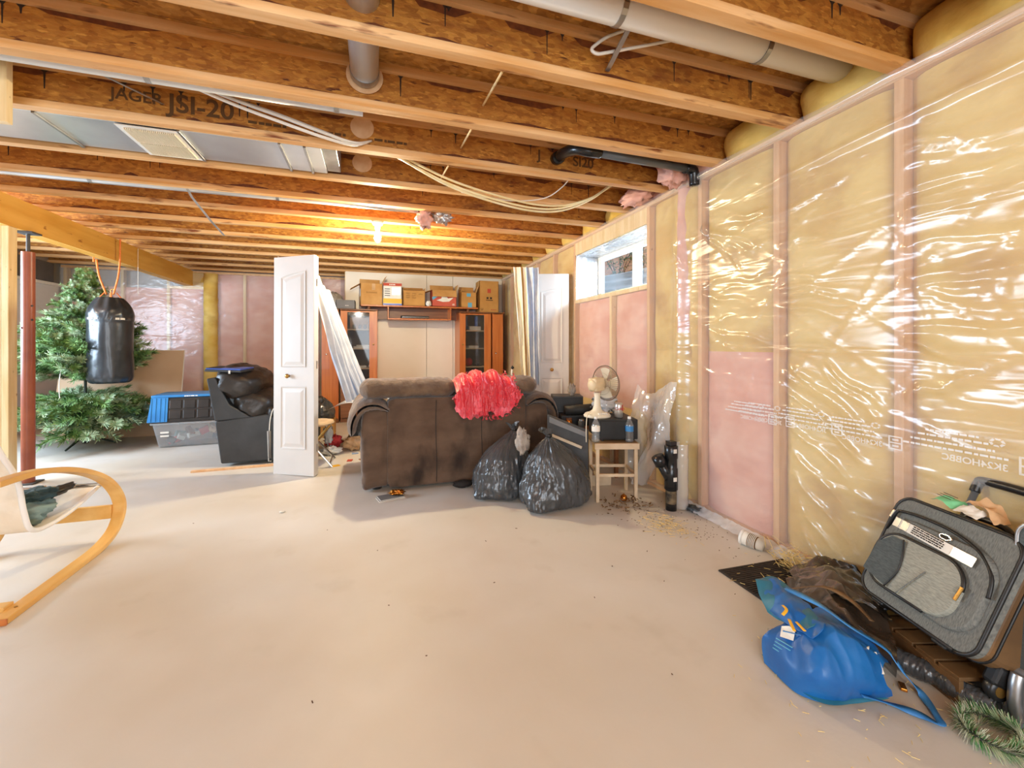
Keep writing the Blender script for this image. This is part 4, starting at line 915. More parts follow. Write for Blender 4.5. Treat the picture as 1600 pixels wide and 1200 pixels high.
# ------------------------------------------------------------------ black recliner
rc = thing('recliner', 'black leather recliner seen from its side, left of the white bifold door', 'armchair', (-1.05, 4.80, 0))
g = MB(); prof = [(-.37, .03), (.42, .03), (.42, .50), (.10, .50), (-.42, .44)]
def prism(mb, P, y0, y1):
    n = len(P); mb.add([(x, y0, z) for x, z in P] + [(x, y1, z) for x, z in P], [tuple(range(n))[::-1], tuple(range(n, 2 * n))] + [(i, (i + 1) % n, n + (i + 1) % n, n + i) for i in range(n)]); return mb
for y in (0, .78): prism(MB(), prof, y, y + .14).build('side_panel', M['leather_side'], rc, bevel=.015, seg=3)
for y in (0.005, .785): prism(MB(), [(-.422, .445), (-.10, .465), (-.30, .60), (-.42, .87), (-.49, .86)], y, y + .12).build('back_wing', M['leather_side'], rc, bevel=.012, seg=3)
MB().bb(-.40, .38, .12, .80, .08, .40).build('base', M['leather_side'], rc, bevel=.01)
def pil(x0, x1, z0, z1, ang, y0=.02, y1=.90, seed=0):
    mb = sbox(-(x1 - x0) / 2, (x1 - x0) / 2, y0, y1, -(z1 - z0) / 2, (z1 - z0) / 2, e=3.0, rough=.022, seed=seed, n=56)
    o = mb.build('cushion', M['leather'], rc, smooth=True, loc=((x0 + x1) / 2, 0, (z0 + z1) / 2), rot=(0, R(ang), 0)); return o
pil(-.50, -.04, .62, .96, 22, -.02, .94, seed=3).name = 'head_cushion'
pil(-.36, .12, .42, .74, 18, .0, .92, seed=6).name = 'back_cushion'
pil(-.14, .45, .40, .56, -2, .13, .79, 9).name = 'seat_cushion'
pil(-.02, .47, .46, .56, 0, -.02, .15, 12).name = 'arm_pad'
pil(-.02, .47, .46, .56, 0, .77, .94, 15).name = 'arm_pad'
t = thing('ring_binder', 'black and blue folder lying on top of the black recliner', 'folder', (-1.38, 4.93, .925), (R(2), R(2), R(-14)))
MB().bb(-.17, .17, -.12, .14, 0, .022).build('cover', M['leather_side'], t, bevel=.006); MB().bb(-.16, .165, -.115, .135, .022, .036).build('sleeve', M['bluesleeve'], t, bevel=.004)
g = MB(); g.add([(-.168, -.118, .0365), (-.02, -.118, .0365), (-.07, .136, .0365), (-.168, .136, .0365)], [(0, 1, 2, 3)]); g.build('dark_corner', M['blackmatte'], t)
MB().bb(.06, .075, -.128, -.12, -.012, .02).build('zip_pull', M['paper'], t)
t = thing('corded_wand', 'grey wand with a thin white cord hanging down the recliner side', 'tool', (-.955, 4.775, .0))
MB().tube([(-.035, 0, .06), (-.04, -.005, .33)], .015, 10).build('handle', M['grey'], t, smooth=True)
MB().tube(catmull([(-.04, -.005, .33), (-.03, -.012, .45), (.0, -.02, .55), (.05, -.03, .57)], 5), .005, 6).build('cord', M['paper'], t, smooth=True)
MB().tube([(-.055, -.005, .33), (-.045, -.005, .03), (-.02, -.005, .03)], .0045, 6).build('cord', M['paper'], t)
tag(MB().bb(-.62, .35, -.02, .02, 0, .018).build('wood_strip', M['spruce_pink'], loc=(-1.0, 4.70, 0), rot=(0, 0, R(2)), bevel=.002), 'pale wood strip lying on the floor in front of the black recliner', 'wood')

# ------------------------------------------------------------------ storage bins
t = thing('storage_bin', 'clear plastic storage bin full of odds and ends, under the black and blue tote', 'bin', (-2.05, 6.13, 0), (0, 0, R(4)))
def taper(mb, hx, hy, z0, z1, k, wall=None):
    b = [(-hx * k, -hy * k), (hx * k, -hy * k), (hx * k, hy * k), (-hx * k, hy * k)]; q = [(-hx, -hy), (hx, -hy), (hx, hy), (-hx, hy)]
    return mb.add([(x, y, z0) for x, y in b] + [(x, y, z1) for x, y in q], [(3, 2, 1, 0)] + [(i, (i + 1) % 4, 4 + (i + 1) % 4, 4 + i) for i in range(4)])
taper(MB(), .38, .24, .003, .285, .86).build('body', M['tote_clear'], t, solid=.003, bevel=.02)
rect_o = MB()
for y in (-.245, .245): rect_o.bb(-.39, .39, y - .008, y + .008, .27, .292)
for x in (-.385, .385): rect_o.bb(x - .008, x + .008, -.245, .245, .27, .292)
rect_o.build('rim', M['tote_clear'], t, bevel=.003)
q = random.Random(8)
for k in range(16):
    x, y = q.uniform(-.25, .25), q.uniform(-.15, .13); z = q.uniform(.03, .17)
    MB().box((0, 0, 0), (q.uniform(.05, .14), q.uniform(.04, .10), q.uniform(.03, .08)), None).build('stored_item', [M['paper'], M['cherry_d'], M['greycloth'], M['redcloth'], M['dark'], M['kraftpaper'], M['jean']][k % 7], t, loc=(x, y, z + .03), rot=(q.uniform(-.6, .6), q.uniform(-.6, .6), q.uniform(0, 3)), bevel=.004)
for z in (.17, .13): MB().bb(-.30, -.22, -.236, -.232, z, z + .02).build('sticker', M['paper'], t)
t = thing('tote_box', 'black tote with bright blue lid and end, upside down on the clear bin', 'bin', (-2.04, 6.13, .293), (0, 0, R(4)))
bd = MB(); bd.add([(-.42, -.25, 0), (.42, -.25, 0), (.42, .25, 0), (-.42, .25, 0), (-.38, -.21, .29), (.38, -.21, .29), (.38, .21, .29), (-.38, .21, .29)], [(0, 3, 2, 1), (4, 5, 6, 7), (0, 1, 5, 4), (1, 2, 6, 5), (2, 3, 7, 6), (3, 0, 4, 7)])
bd.build('body', M['tote_black'], t, bevel=.012)
for k in range(5):
    for j in range(2):
        x = -.17 + k * .135; z = .04 + j * .115; MB().box((x, -.252 + z * .145 + .008, z + .05), (.118, .014, .10), (R(-8), 0, 0)).build('recessed_panel', M['tote_black'], t, bevel=.01)
MB().bb(-.40, .40, -.225, .225, .285, .315).build('lid', M['blue_lid'], t, bevel=.01)
g = MB(); g.add([(-.425, -.255, .012), (-.24, -.255, .012), (-.24, -.214, .30), (-.39, -.214, .30), (-.425, .255, .012), (-.39, .22, .30)], [(0, 1, 2, 3), (0, 3, 5, 4)]); g.build('blue_end', M['blue_lid'], t, solid=.008)
for k in range(4): MB().box((-.395 + k * .042, -.238, .15), (.008, .01, .26), (R(-8), 0, 0)).build('rib', M['blue_lid'], t)
scrawl('lid_print', M['paper'], t, facing((-.02, -.2265, .300), (1, 0, 0), (0, 0, 1)), .13, 1, .012, 4)
# leaning drywall sheet
t = thing('drywall_sheet', 'brown drywall sheet standing on its edge behind the tree and bins', 'panel', (-3.08, 6.74, 0), (R(-10), 0, 0))
MB().bb(-.72, .60, 0, .013, .0, 1.13).build('board', M['drywall'], t)
MB().bb(.60, .606, -.001, .014, 0, 1.13).bb(-.72, .60, -.001, .014, 1.13, 1.136).build('paper_edge', M['drywall_edge'], t)
MB().bb(-.6, -.56, .014, .05, 0, 1.0).build('prop', M['spruce'], t)

# ------------------------------------------------------------------ artificial tree
tr = thing('christmas_tree', 'undecorated green artificial Christmas tree behind the punching bag', 'tree', (-3.22, 6.28, 0))
MB().tube([(0, 0, .05), (0, 0, 2.0)], .014, 10).build('pole', M['bark'], tr)
for a in (20, 140, 260): MB().tube([(0, 0, .14), (.26 * math.cos(R(a)), .26 * math.sin(R(a)), .012)], [.016, .010], 8).build('stand_leg', M['bark'], tr)
MB().tube([(0, 0, .04), (0, 0, .22)], .028, 12).build('stand_socket', M['trimblack'], tr)
def branch_mesh(L, seed, m):
    q = random.Random(seed); g = MB(); stems = [([Vector((0, 0, 0)), Vector((L * .5, 0, .03 * L)), Vector((L, 0, -.02 * L))])]
    for k in range(5):
        f = .25 + .15 * k; s = 1 if k % 2 else -1; b = Vector((L * f, 0, .02 * L)); stems.append([b, b + Vector((L * .22, s * L * .16, .02)), b + Vector((L * .36, s * L * .27, q.uniform(-.02, .04)))])
    for st in stems:
        g.tube(st, .003, 4, cap=False); n = 46 if st is stems[0] else 26
        for i in range(n):
            f = i / n * (len(st) - 1); a = int(f); p = st[a].lerp(st[min(a + 1, len(st) - 1)], f - a); d = (st[-1] - st[0]).normalized()
            for r in range(3):
                w = Vector((q.gauss(0, 1), q.gauss(0, 1), q.gauss(0, 1))); w = (w - d * w.dot(d)).normalized(); e = (w + d * .8).normalized() * q.uniform(.03, .05); t_ = e.cross(d).normalized() * .0032
                g.add([p - t_, p + t_, p + e + t_ * .5, p + e - t_ * .5], [(0, 1, 2, 3)])
    me = bpy.data.meshes.new('branch'); me.from_pydata(g.v, [], g.f); me.update(); me.materials.append(m); return me
BMs = [branch_mesh(.30, i, M['needle'] if i % 2 else M['needle2']) for i in range(4)]
q = random.Random(2); n = 0
for z, rad_, cnt in [(.31, .58, 12), (.38, .60, 13), (.45, .57, 13), (.52, .50, 11), (.60, .42, 8), (.80, .46, 14), (.88, .50, 16), (.97, .50, 16), (1.06, .48, 15), (1.15, .46, 14), (1.24, .43, 14), (1.33, .39, 13), (1.42, .34, 12), (1.51, .29, 11), (1.60, .25, 10), (1.69, .21, 9), (1.78, .17, 8), (1.87, .12, 7), (1.95, .08, 6), (2.02, .05, 4)]:
    for k in range(cnt):
        a = k * 6.2832 / cnt + q.uniform(-.25, .25); s = rad_ * q.uniform(.8, 1.12)
        o = bpy.data.objects.new('branch', BMs[n % 4]); n += 1; COL.objects.link(o); o.parent = tr
        o.scale = (s / .30, max(.75, s / .36), max(.8, s / .36)); o.location = (0, 0, z); o.rotation_euler = (q.uniform(-.4, .4), R(-12 if z > .7 else 4) + q.uniform(-.15, .15), a)
MB().tube(catmull([(0, 0, 2.0), (.0, .02, 2.06), (.03, .01, 2.09), (.06, 0, 2.08)], 5), .006, 6).build('top_twig', M['needle'], tr)
MB().tube(catmull([(-.05, -.30, 1.0), (-.04, -.36, .8), (-.05, -.34, .62), (-.02, -.36, .55)], 5), .004, 6).build('light_cord', M['paper'], tr)

# ------------------------------------------------------------------ punching bag hung from the beam
pb = thing('punching_bag', 'black vinyl punching bag hanging from the beam by orange straps', 'punching bag', (-2.84, 5.98, .76))
def bagf(u, v):
    th = u * 6.2832; z = v * .96
    r = .198 * (1 + .02 * fbm(math.cos(th) * 2, math.sin(th) * 2, z * 3))
    if v < .06: r *= .80 + .20 * (v / .06) ** .5 
    if v > .80: k = (v - .80) / .20; r *= 1 - .50 * k ** 1.6; r *= 1 + .10 * math.sin(th * 9) * k
    r += .006 * ridged(th * 3, z * 12) * (v > .72) + .005 * math.sin(th * 16) * max(0, .12 - v) * 8
    return (r * math.cos(th), r * math.sin(th), z)
MB().grid(bagf, 72, 60, wrap=True).add([(0, 0, .002)], []).build('sack', M['bagvinyl'], pb, smooth=True)
MB().lathe([(.16, .0), (.001, .004)], 36).build('bottom', M['bagvinyl'], pb)
MB().lathe([(.2010, .70), (.2010, .735)], 48).build('band', M['dark'], pb, smooth=True)
for k in (-1.9, -1.45, .75, 1.2): scrawl('band_print', M['paper'], pb, facing((.204 * math.sin(k * .48 + .44), -.204 * math.cos(k * .48 + .44), .7175), (math.cos(k * .48 + .44), math.sin(k * .48 + .44), 0), (0, 0, 1)), .07, 1, .022, int(k * 10))
for a in range(4):
    c, s_ = math.cos(a * 1.571 + .5), math.sin(a * 1.571 + .5); MB().tube([(c * .13, s_ * .13, .90), (c * .05, s_ * .05, 1.02)], .006, 6).build('strap', M['orange'], pb)
MB().tube([(.02 + .02 * math.cos(a), 0, 1.03 + .03 * math.sin(a)) for a in np.linspace(0, 5.2, 14)], .006, 8).build('hook', M['brass'], pb, smooth=True)
for x in (-.13, .085):
    MB().tube(catmull([(x * .3, 0, 1.0), (x * .8, 0, 1.2), (x, 0, 1.385)], 5), .009, 6).build('rope', M['orange'], pb, smooth=True)
MB().tube([(.085, 0, 1.36), (.088, .0, 1.63)], .008, 6).build('rope', M['orange'], pb); MB().tube([(-.155, 0, 1.36), (-.155, .0, 1.63)], .008, 6).build('rope', M['orange'], pb)
t = thing('string', 'thin white string hanging from the beam beside the punching bag', 'string', (-2.79, 6.45, 1.80))
MB().tube([(0, 0, 0), (.0, 0, .58)], .0025, 5).build('cord', M['paper'], t)

# ------------------------------------------------------------------ wall unit
def cabinet(name, label, x0, x1, glass, knobside, z1=1.745, xbase=0, narrow=False):
    w = x1 - x0; t = thing(name, label, 'cabinet', (x0, 7.0, 0)); D = .43
    MB().bb(0, .018, 0, D, .06, z1 - .02).build('side_panel', M['cherry'], t); MB().bb(w - .018, w, 0, D, .06, z1 - .02).build('side_panel', M['cherry'], t)
    MB().bb(.018, w - .018, D - .01, D, .06, z1 - .02).build('back_panel', M['cab_in'], t)
    MB().bb(-.006, w + .006, -.025, D, z1 - .02, z1).build('top', M['cherry_d'], t, bevel=.004); MB().bb(0, w, .01, D, 0, .06).build('plinth', M['cherry_d'], t)
    if glass:
        for z in (.62, .82, 1.13, 1.43): MB().bb(.018, w - .018, .03, D - .01, z - .009, z + .009).build('shelf', M['cherry'] if z < .7 else M['stool'], t)
        fs = .115 if knobside < 0 else .12; s0, s1 = (.10, .12)
        d = MB().bb(.002, s0, -.02, 0, .63, z1 - .03).bb(w - s1, w - .002, -.02, 0, .63, z1 - .03).bb(s0, w - s1, -.02, 0, z1 - .05, z1 - .03).bb(s0, w - s1, -.02, 0, .63, .65).build('door', M['cherry'], t, bevel=.003)
        MB().bb(s0, w - s1, -.012, -.008, .65, z1 - .05).build('pane', M['cabglass'], d)
        kx = w - s1 / 2 if knobside > 0 else s0 / 2
        MB().lathe([(.006, 0), (.014, .014), (.010, .022)], 14, mtx=Matrix.Rotation(R(90), 3, 'X')).build('knob', M['brass'], d, loc=(kx, -.02, 1.20), smooth=True)
        MB().bb(.002, w - .002, -.018, 0, .07, .60).build('lower_door', M['cherry_d'], t, bevel=.003)
        MB().bb(w / 2 - .003, w / 2 + .003, -.0195, -.018, .08, .59).build('door_gap', M['trimblack'], t)
    else:
        d = MB().bb(.004, w - .004, -.018, 0, .07, z1 - .03).build('door', M['cherry'], t, bevel=.003)
        MB().lathe([(.006, 0), (.014, .014), (.010, .022)], 14, mtx=Matrix.Rotation(R(90), 3, 'X')).build('knob', M['chrome'], d, loc=(w * .3, -.018, 1.05), smooth=True)
    return t
cabinet('display_cabinet', 'cherry veneer glass-door cabinet left of the white panels, partly behind the bedsheet', -.495, .045, True, 1)
cabinet('display_cabinet', 'cherry veneer glass-door cabinet right of the white panels', 1.346, 1.885, True, -1)
cabinet('side_cabinet', 'narrow cherry veneer cabinet with one solid door, at the far right of the wall unit', 1.91, 2.10, False, 1)
cabinet('side_cabinet', 'narrow cherry veneer cabinet side at the far left of the wall unit', -.76, -.52, False, 1)
t = thing('bridge_shelf', 'long wood shelf with an open compartment bridging the two glass cabinets', 'shelf', (-.20, 6.98, 1.745))
MB().bb(0, 1.86, 0, .34, .05, .072).build('board', M['cherry'], t, bevel=.003)
for x in (.12, 1.70): MB().lathe([(.02, 0), (.025, .02), (.02, .05)], 14).build('foot', M['cherry_d'], t, loc=(x, .06, .0))
MB().bb(.40, 1.40, .0, .30, -.15, -.13).build('compartment_bottom', M['cherry'], t, bevel=.003)
for x in (.40, 1.39): MB().bb(x, x + .014, .0, .30, -.13, .05).build('compartment_side', M['cherry'], t)
MB().bb(.06, 1.78, .30, .315, -.13, .05).build('compartment_back_shade', M['cherry_d'], t)  # back board, run wider to stand in for the shelf's shadow on the wall
t = thing('media_player', 'slim black player in the open shelf compartment', 'electronics', (.55, 7.02, 1.616))
MB().bb(-.14, .30, 0, .2, 0, .045).build('case', M['blackmatte'], t, bevel=.004); MB().bb(-.13, .29, -.003, 0, .02, .024).build('front_trim', M['chrome'], t)
# cabinet contents
def book(x, y, z, w, d, h, m, label, rot=0, tilt=0, cat='papers'):
    o = MB().bb(-w / 2, w / 2, -d / 2, d / 2, 0, h).build('paper_stack' if cat == 'papers' else cat, m, loc=(x, y, z), rot=(0, R(tilt), R(rot)), bevel=.002); tag(o, label, cat); return o
book(-.20, 7.18, 1.140, .24, .2, .03, M['paper'], 'white papers on the middle shelf of the left glass cabinet', 6)
book(-.16, 7.18, 1.171, .20, .16, .02, M['paper'], 'small white booklet topmost on the middle shelf of the left glass cabinet', -8)
book(-.24, 7.2, .830, .22, .2, .035, M['paper'], 'stack of pale papers on the lower shelf of the left glass cabinet', 5)
book(-.085, 7.2, .845, .02, .18, .26, M['paper'], 'white folder leaning on the lower shelf of the left glass cabinet', 0, 24)
book(-.23, 7.28, 1.44, .28, .1, .19, M['kraftpaper'], 'tan box on the upper shelf of the left glass cabinet', 0, 0, 'box')
crumple('bagged_item', 'crinkled plastic-wrapped bundle on top shelf of the left glass cabinet', 'bag', (-.22, 7.24, 1.68), .14, .09, .05, M['poly_w'], .6, 4, 2)
for i, x in enumerate((-.30, -.22, -.14)): 
    o = MB().lathe([(.001, .001), (.022, .002), (.026, .07), (.024, .07), (.02, .004)], 16).build('drinking_glass', M['bottle'], loc=(x, 7.10, 1.4395), smooth=True); tag(o, ['leftmost of the three clear glasses on the upper shelf of the left glass cabinet', 'middle of the three clear glasses on the upper shelf of the left glass cabinet', 'rightmost of the three clear glasses on the upper shelf of the left glass cabinet'][i], 'glass', 'glasses in the left cabinet')
book(1.64, 7.2, 1.44, .20, .16, .07, M['paper'], 'white box on the upper shelf of the right glass cabinet', 0, 0, 'box')
book(1.60, 7.2, 1.140, .18, .16, .04, M['paper'], 'white papers on the middle shelf of the right glass cabinet', 12)
crumple('red_toy', 'round red object at the bottom of the right glass cabinet', 'toy', (1.54, 7.2, .90), .07, .06, .07, M['redcloth'], .15, 2, 3)
book(1.70, 7.2, .830, .10, .14, .035, M['dark'], 'small dark and white gadget at the bottom of the right glass cabinet', 8, 0, 'gadget')
for i, (x, m_) in enumerate(((1.50, M['stripe']), (1.68, M['bluesleeve']))): tag(MB().tube([(x, 7.22, 1.46), (x, 7.22, 1.68)], .028, 12).build('hanging_bottle', m_, smooth=True), ['grey-blue bottle on the top shelf of the right glass cabinet', 'deep blue bottle on the top shelf of the right glass cabinet'][i], 'bottle')

# ------------------------------------------------------------------ cartons along the shelf
def carton(label, x, y, z, w, d, h, m, flaps=(), rot=0, tape=None, name='carton'):
    t = thing(name, label, 'box', (x, y, z), (0, 0, R(rot)))
    b = MB(); b.bb(-w / 2, w / 2, -d / 2, -d / 2 + .005, 0, h).bb(-w / 2, w / 2, d / 2 - .005, d / 2, 0, h).bb(-w / 2, -w / 2 + .005, -d / 2, d / 2, 0, h).bb(w / 2 - .005, w / 2, -d / 2, d / 2, 0, h).bb(-w / 2, w / 2, -d / 2, d / 2, 0, .006)
    b.build('body', m, t)
    if not flaps: MB().bb(-w / 2, -.001, -d / 2, d / 2, h - .001, h + .004).build('flap', m, t); MB().bb(.001, w / 2, -d / 2, d / 2, h - .001, h + .004).build('flap', m, t)
    for (side, ang, ln) in flaps:
        a = R(ang)
        if side in 'lr':
            s_ = -1 if side == 'l' else 1; o = MB().bb(0, ln, -d / 2 + .005, d / 2 - .005, -.002, .002).build('flap', M['pulp'], t, loc=(s_ * w / 2, 0, h), rot=(0, -a, 0 if s_ > 0 else math.pi))
        else:
            s_ = -1 if side == 'f' else 1; o = MB().bb(-w / 2 + .004, w / 2 - .004, 0, ln, -.002, .002).build('flap', M['pulp'], t, loc=(0, s_ * d / 2, h), rot=(a, 0, 0) if s_ > 0 else (a, 0, math.pi))
    if tape: MB().bb(-.025 + tape, .025 + tape, -d / 2 - .001, -d / 2, h * .7, h).build('tape', M['kraftpaper'], t)
    return t
ZS = 1.818
c = carton('big brown open box with flaps sticking up, leftmost on the shelf', -.055, 7.14, ZS, .32, .26, .335, M['pulp'], (('l', -32, .17), ('r', 62, .15), ('b', 80, .10)), 6, .03)
scrawl('faint_print', M['kraft_in'], c, facing((0, -.1315, .20), (1, 0, 0), (0, 0, 1)), .16, 2, .008, 2)
MB().bb(-.1615, -.1605, -.08, .06, .14, .26).build('label', M['paper'], c)
c = carton('white and blue printed appliance box with red top band on the shelf', .275, 7.10, ZS, .285, .16, .355, M['paper'], (), 0)
for z0, z1, m_ in ((.31, .355, M['redink']), (.035, .11, M['yellow']), (0, .03, M['bluesleeve']), (.17, .285, M['galv'])): MB().bb(-.1425 if z1 - z0 < .1 or m_ is M['redink'] else -.01, .1425 if z1 - z0 < .1 else .12, -.0815, -.0803, z0, z1).build('printed_band', m_, c)
for k in range(4): MB().bb(-.12, -.04, -.0815, -.0803, .15 + k * .035, .16 + k * .035).build('printed_line', M['ink'], c)
scrawl('box_print', M['paper'], c, facing((0, -.082, .332), (1, 0, 0), (0, 0, 1)), .10, 1, .014, 3)
c = carton('brown box with handwriting on its front, third from the left on the shelf', .61, 7.12, ZS, .345, .25, .245, M['kraft_d'], (('b', 55, .10), ('l', 100, .05), ('r', 88, .05), ('f', 165, .10)), 0)
for k, (x, z) in enumerate(((-.10, .20), (.0, .198), (.10, .193), (-.10, .165), (-.01, .163), (-.10, .133), (.0, .13))): MB().tube(catmull([(x - .03 + i * .01, -.1262, z + (.008 if i % 2 else -.008) * (1 + .4 * math.sin(i * 2 + k))) for i in range(7)], 4), .0018, 5).build('handwriting', M['ink'], c)
c = carton('red box with white leaf-like logo and brown flap hanging open', 1.09, 7.10, ZS, .40, .26, .27, M['red_box'], (('f', -62, .13), ('l', -20, .12), ('r', 75, .10), ('b', 60, .13)), 0)
g = MB(); g.add([(-.13, -.1325, .10), (-.02, -.1325, .075), (.08, -.1325, .085), (.15, -.1325, .15), (.06, -.1325, .135), (.03, -.1325, .17), (-.04, -.1325, .17), (-.05, -.1325, .13)], [tuple(range(8))]); g.build('white_logo', M['paper'], c)
g = MB(); g.add([(-.19, -.133, .10), (-.11, -.133, .16), (-.13, -.133, .19), (-.20, -.133, .15)], [(0, 1, 2, 3)]); g.build('blue_patch', M['blue_print'], c)
text('box_text', '05', .04, M['paper'], c, facing((.15, -.133, .035), (1, 0, 0), (0, 0, 1)))
c = carton('small brown box with pale blue tape on the shelf', 1.50, 7.10, ZS, .26, .22, .25, M['kraft_d'], (('r', 70, .12), ('l', 100, .05), ('b', 95, .11)), 0)
for z0, z1, x in ((.18, .235, 0), (0, .08, .02)): MB().bb(x - .035, x + .035, -.1115, -.1105, z0, z1).build('blue_tape', M['blue_print'], c)
c = carton('tall brown box with red stamp and black print on top of the right cabinets', 1.86, 7.16, 1.746, .335, .28, .53, M['kraft_d'], (), 0)
MB().bb(-.03, .03, -.1415, -.1405, .33, .40).build('red_stamp', M['redink'], c)
for k, x in enumerate((-.045, .015)): MB().bb(x, x + .035, -.1415, -.1405, .225, .26).build('black_mark', M['ink'], c)
MB().bb(-.055, .065, -.1415, -.1405, .20, .212).build('black_mark', M['ink'], c)
text('box_text', 'U', .055, M['ink'], c, facing((-.125, -.1415, .05), (1, 0, 0), (0, 0, 1)))
scrawl('box_print', M['redink'], c, facing((.08, -.1415, .045), (1, 0, 0), (0, 0, 1)), .10, 1, .012, 6)
t = carton('flat dark grey box on top of the left glass cabinet', -.42, 7.12, 1.7455, .27, .24, .13, M['grey'], (), 0)
scrawl('box_print', M['paper'], t, facing((.02, -.1215, .05), (1, 0, 0), (0, 0, 1)), .05, 1, .010, 8)
crumple('small_package', 'small white and blue package between two boxes on the shelf', 'package', (.84, 7.0, ZS + .045), .045, .035, .05, M['paper'], .3, 3, 5)
crumple('insulation_bundle', 'grey bundle of wrapped insulation behind the flat dark box', 'insulation', (-.66, 7.26, 1.88), .20, .12, .15, M['greycloth'], .4, 2.5, 6)
# side trinkets right of the wall unit
t = thing('ornament', 'small pot of artificial flowers at the right end of the wall unit', 'ornament', (1.70, 5.10, .66))
tag(t, 'small pot of artificial red flowers on a stand behind the sofa', 'ornament')
MB().lathe([(.04, 0), (.06, .05), (.055, .055)], 18).build('pot', M['plant_pot'], t, smooth=True)
q = random.Random(5)
for k in range(16): MB().lathe([(.001, -.012), (.014, -.006), (.014, .006), (.001, .012)], 8, c=(q.uniform(-.09, .09), q.uniform(-.05, .05), .07 + q.uniform(0, .06))).build('flower', [M['redcloth'], M['leaf'], M['batt_p'], M['green_n']][k % 4], t, smooth=True)
MB().tube([(-.06, 0, .05), (-.05, 0, .22)], .012, 8).build('candle', M['paper'], t); MB().lathe([(.001, -.02), (.025, 0), (.001, .03)], 10, c=(-.045, 0, .24)).build('dark_bird', M['trimblack'], t, smooth=True)
t = thing('plant_stand', 'narrow dark stand holding the artificial flowers behind the sofa', 'stand', (1.70, 5.10, 0))
MB().bb(-.12, .12, -.12, .12, .63, .655).build('top', M['cherry_d'], t)
for x in (-.1, .1):
    for y in (-.1, .1): MB().bb(x - .01, x + .01, y - .01, y + .01, 0, .63).build('leg', M['cherry_d'], t)

# ------------------------------------------------------------------ curtains and bedsheet
def drape(name, label, cat, A0, A1, B0, B1, mats, n=3, folds=9, amp=.035, nv=60, seed=0, curve=.0, gatherw=1.0):
    """cloth between a top edge A0-A1 and a bottom edge B0-B1, with folds; several strips of different cloth"""
    t = thing(name, label, cat, A0); o = Vector(A0); A0, A1, B0, B1 = [Vector(p) - o for p in (A0, A1, B0, B1)]
    k = len(mats)
    for i, (m_, u0, u1, nm) in enumerate(mats):
        def fn(u, v, u0=u0, u1=u1):
            q = u0 + (u1 - u0) * u; a = A0.lerp(A1, q); b = B0.lerp(B1, q); p = a.lerp(b, v)
            w = (A1 - A0).normalized(); nrm = Vector((w.y, -w.x, 0)) if abs(w.z) < .9 else Vector((0, -1, 0))
            f = math.sin(q * folds * 6.283 + .8 * nz(v * 2, seed) + seed) + .5 * math.sin(q * folds * 13 + v * 2)
            p = p + nrm * (amp * (.5 + .5 * (1 - abs(v - .5))) * f + .03 * nz(q * 5, v * 3, seed)) + Vector((0, 0, -curve * math.sin(math.pi * v)))
            return p
        MB().grid(fn, max(14, int(90 * (u1 - u0))), nv).build(nm, m_, t, smooth=True)
    return t
drape('curtain', 'bunched cream, tan and pale blue curtain hanging beside the right bifold door', 'curtain', (1.515, 4.64, 2.08), (1.80, 4.58, 2.08), (1.64, 4.70, .72), (1.83, 4.60, .72),
      [(M['cream_c'], 0, .30, 'cream_fold'), (M['tan_c'], .29, .38, 'tan_fold'), (M['cream_c'], .37, .52, 'cream_fold'), (M['stripe'], .51, .56, 'blue_stripe'), (M['sheet'], .55, .80, 'pale_fold'), (M['stripe'], .795, .815, 'blue_stripe'), (M['sheet'], .81, 1, 'pale_fold')], folds=4, amp=.022, seed=2)
SL = [(M['sheet'] if i % 2 == 0 else M['stripe'], a, b, 'sheet_fold' if i % 2 == 0 else 'blue_stripe') for i, (a, b) in enumerate([(0, .22), (.215, .235), (.23, .45), (.445, .47), (.465, .74), (.735, .755), (.75, 1)])]
drape('bedsheet_curtain', 'pale blue striped bedsheet pulled diagonally from the bifold door top', 'curtain', (-.60, 4.50, 1.93), (-.46, 4.86, 1.74), (-.27, 4.80, .58), (-.03, 4.90, .66), SL, folds=5, amp=.024, seed=4, curve=.03)
t = drape('bedsheet', 'pale bedsheet spread over the black garbage bag behind the sofa', 'sheet', (-.50, 5.12, .46), (-.16, 5.66, .60), (.04, 5.00, .42), (.30, 5.55, .64), [(M['sheet'], 0, .6, 'sheet'), (M['stripe'], .6, .62, 'blue_stripe'), (M['sheet'], .62, 1, 'sheet')], folds=2, amp=.0, seed=1, curve=-.10)

# ------------------------------------------------------------------ folding stool and floor clutter behind the doors
t = thing('folding_stool', 'folding metal stool with beige seat half hidden by the white bifold door', 'stool', (-.56, 4.62, 0))
MB().lathe([(.001, .40), (.17, .40), (.18, .415), (.17, .43), (.001, .435)], 30).build('seat', M['stool'], t, smooth=False)
for s_ in (-1, 1):
    for yy in (-.11, .11): MB().tube([(-.15 * s_, yy, .40), (.17 * s_, yy * 1.5, .008)], .010, 8).build('leg', M['chrome'] if s_ > 0 else M['brass'], t)
    MB().tube([(.15 * s_, -.155, .04), (.15 * s_, .155, .04)], .009, 8).build('foot_bar', M['chrome'], t)
crumple('red_white_cloth', 'red and white cloth on the floor behind the folding stool', 'cloth', (-.45, 5.35, .07), .09, .08, .07, M['redcloth'], .7, 4, 6)
crumple('white_cloth', 'white cloth hanging beside the red cloth behind the stool', 'cloth', (-.50, 5.30, .17), .05, .05, .12, M['paper'], .6, 4, 7)
crumple('yellow_bag', 'crumpled yellow-brown paper bag on the floor left of the sofa', 'bag', (-.22, 5.13, .075), .11, .09, .075, M['kraftpaper'], .5, 3, 8)
crumple('white_bundle', 'crumpled white paper on the floor by the stool feet', 'paper', (-.45, 4.98, .045), .10, .07, .04, M['paper'], .6, 4, 9)
q = random.Random(12)
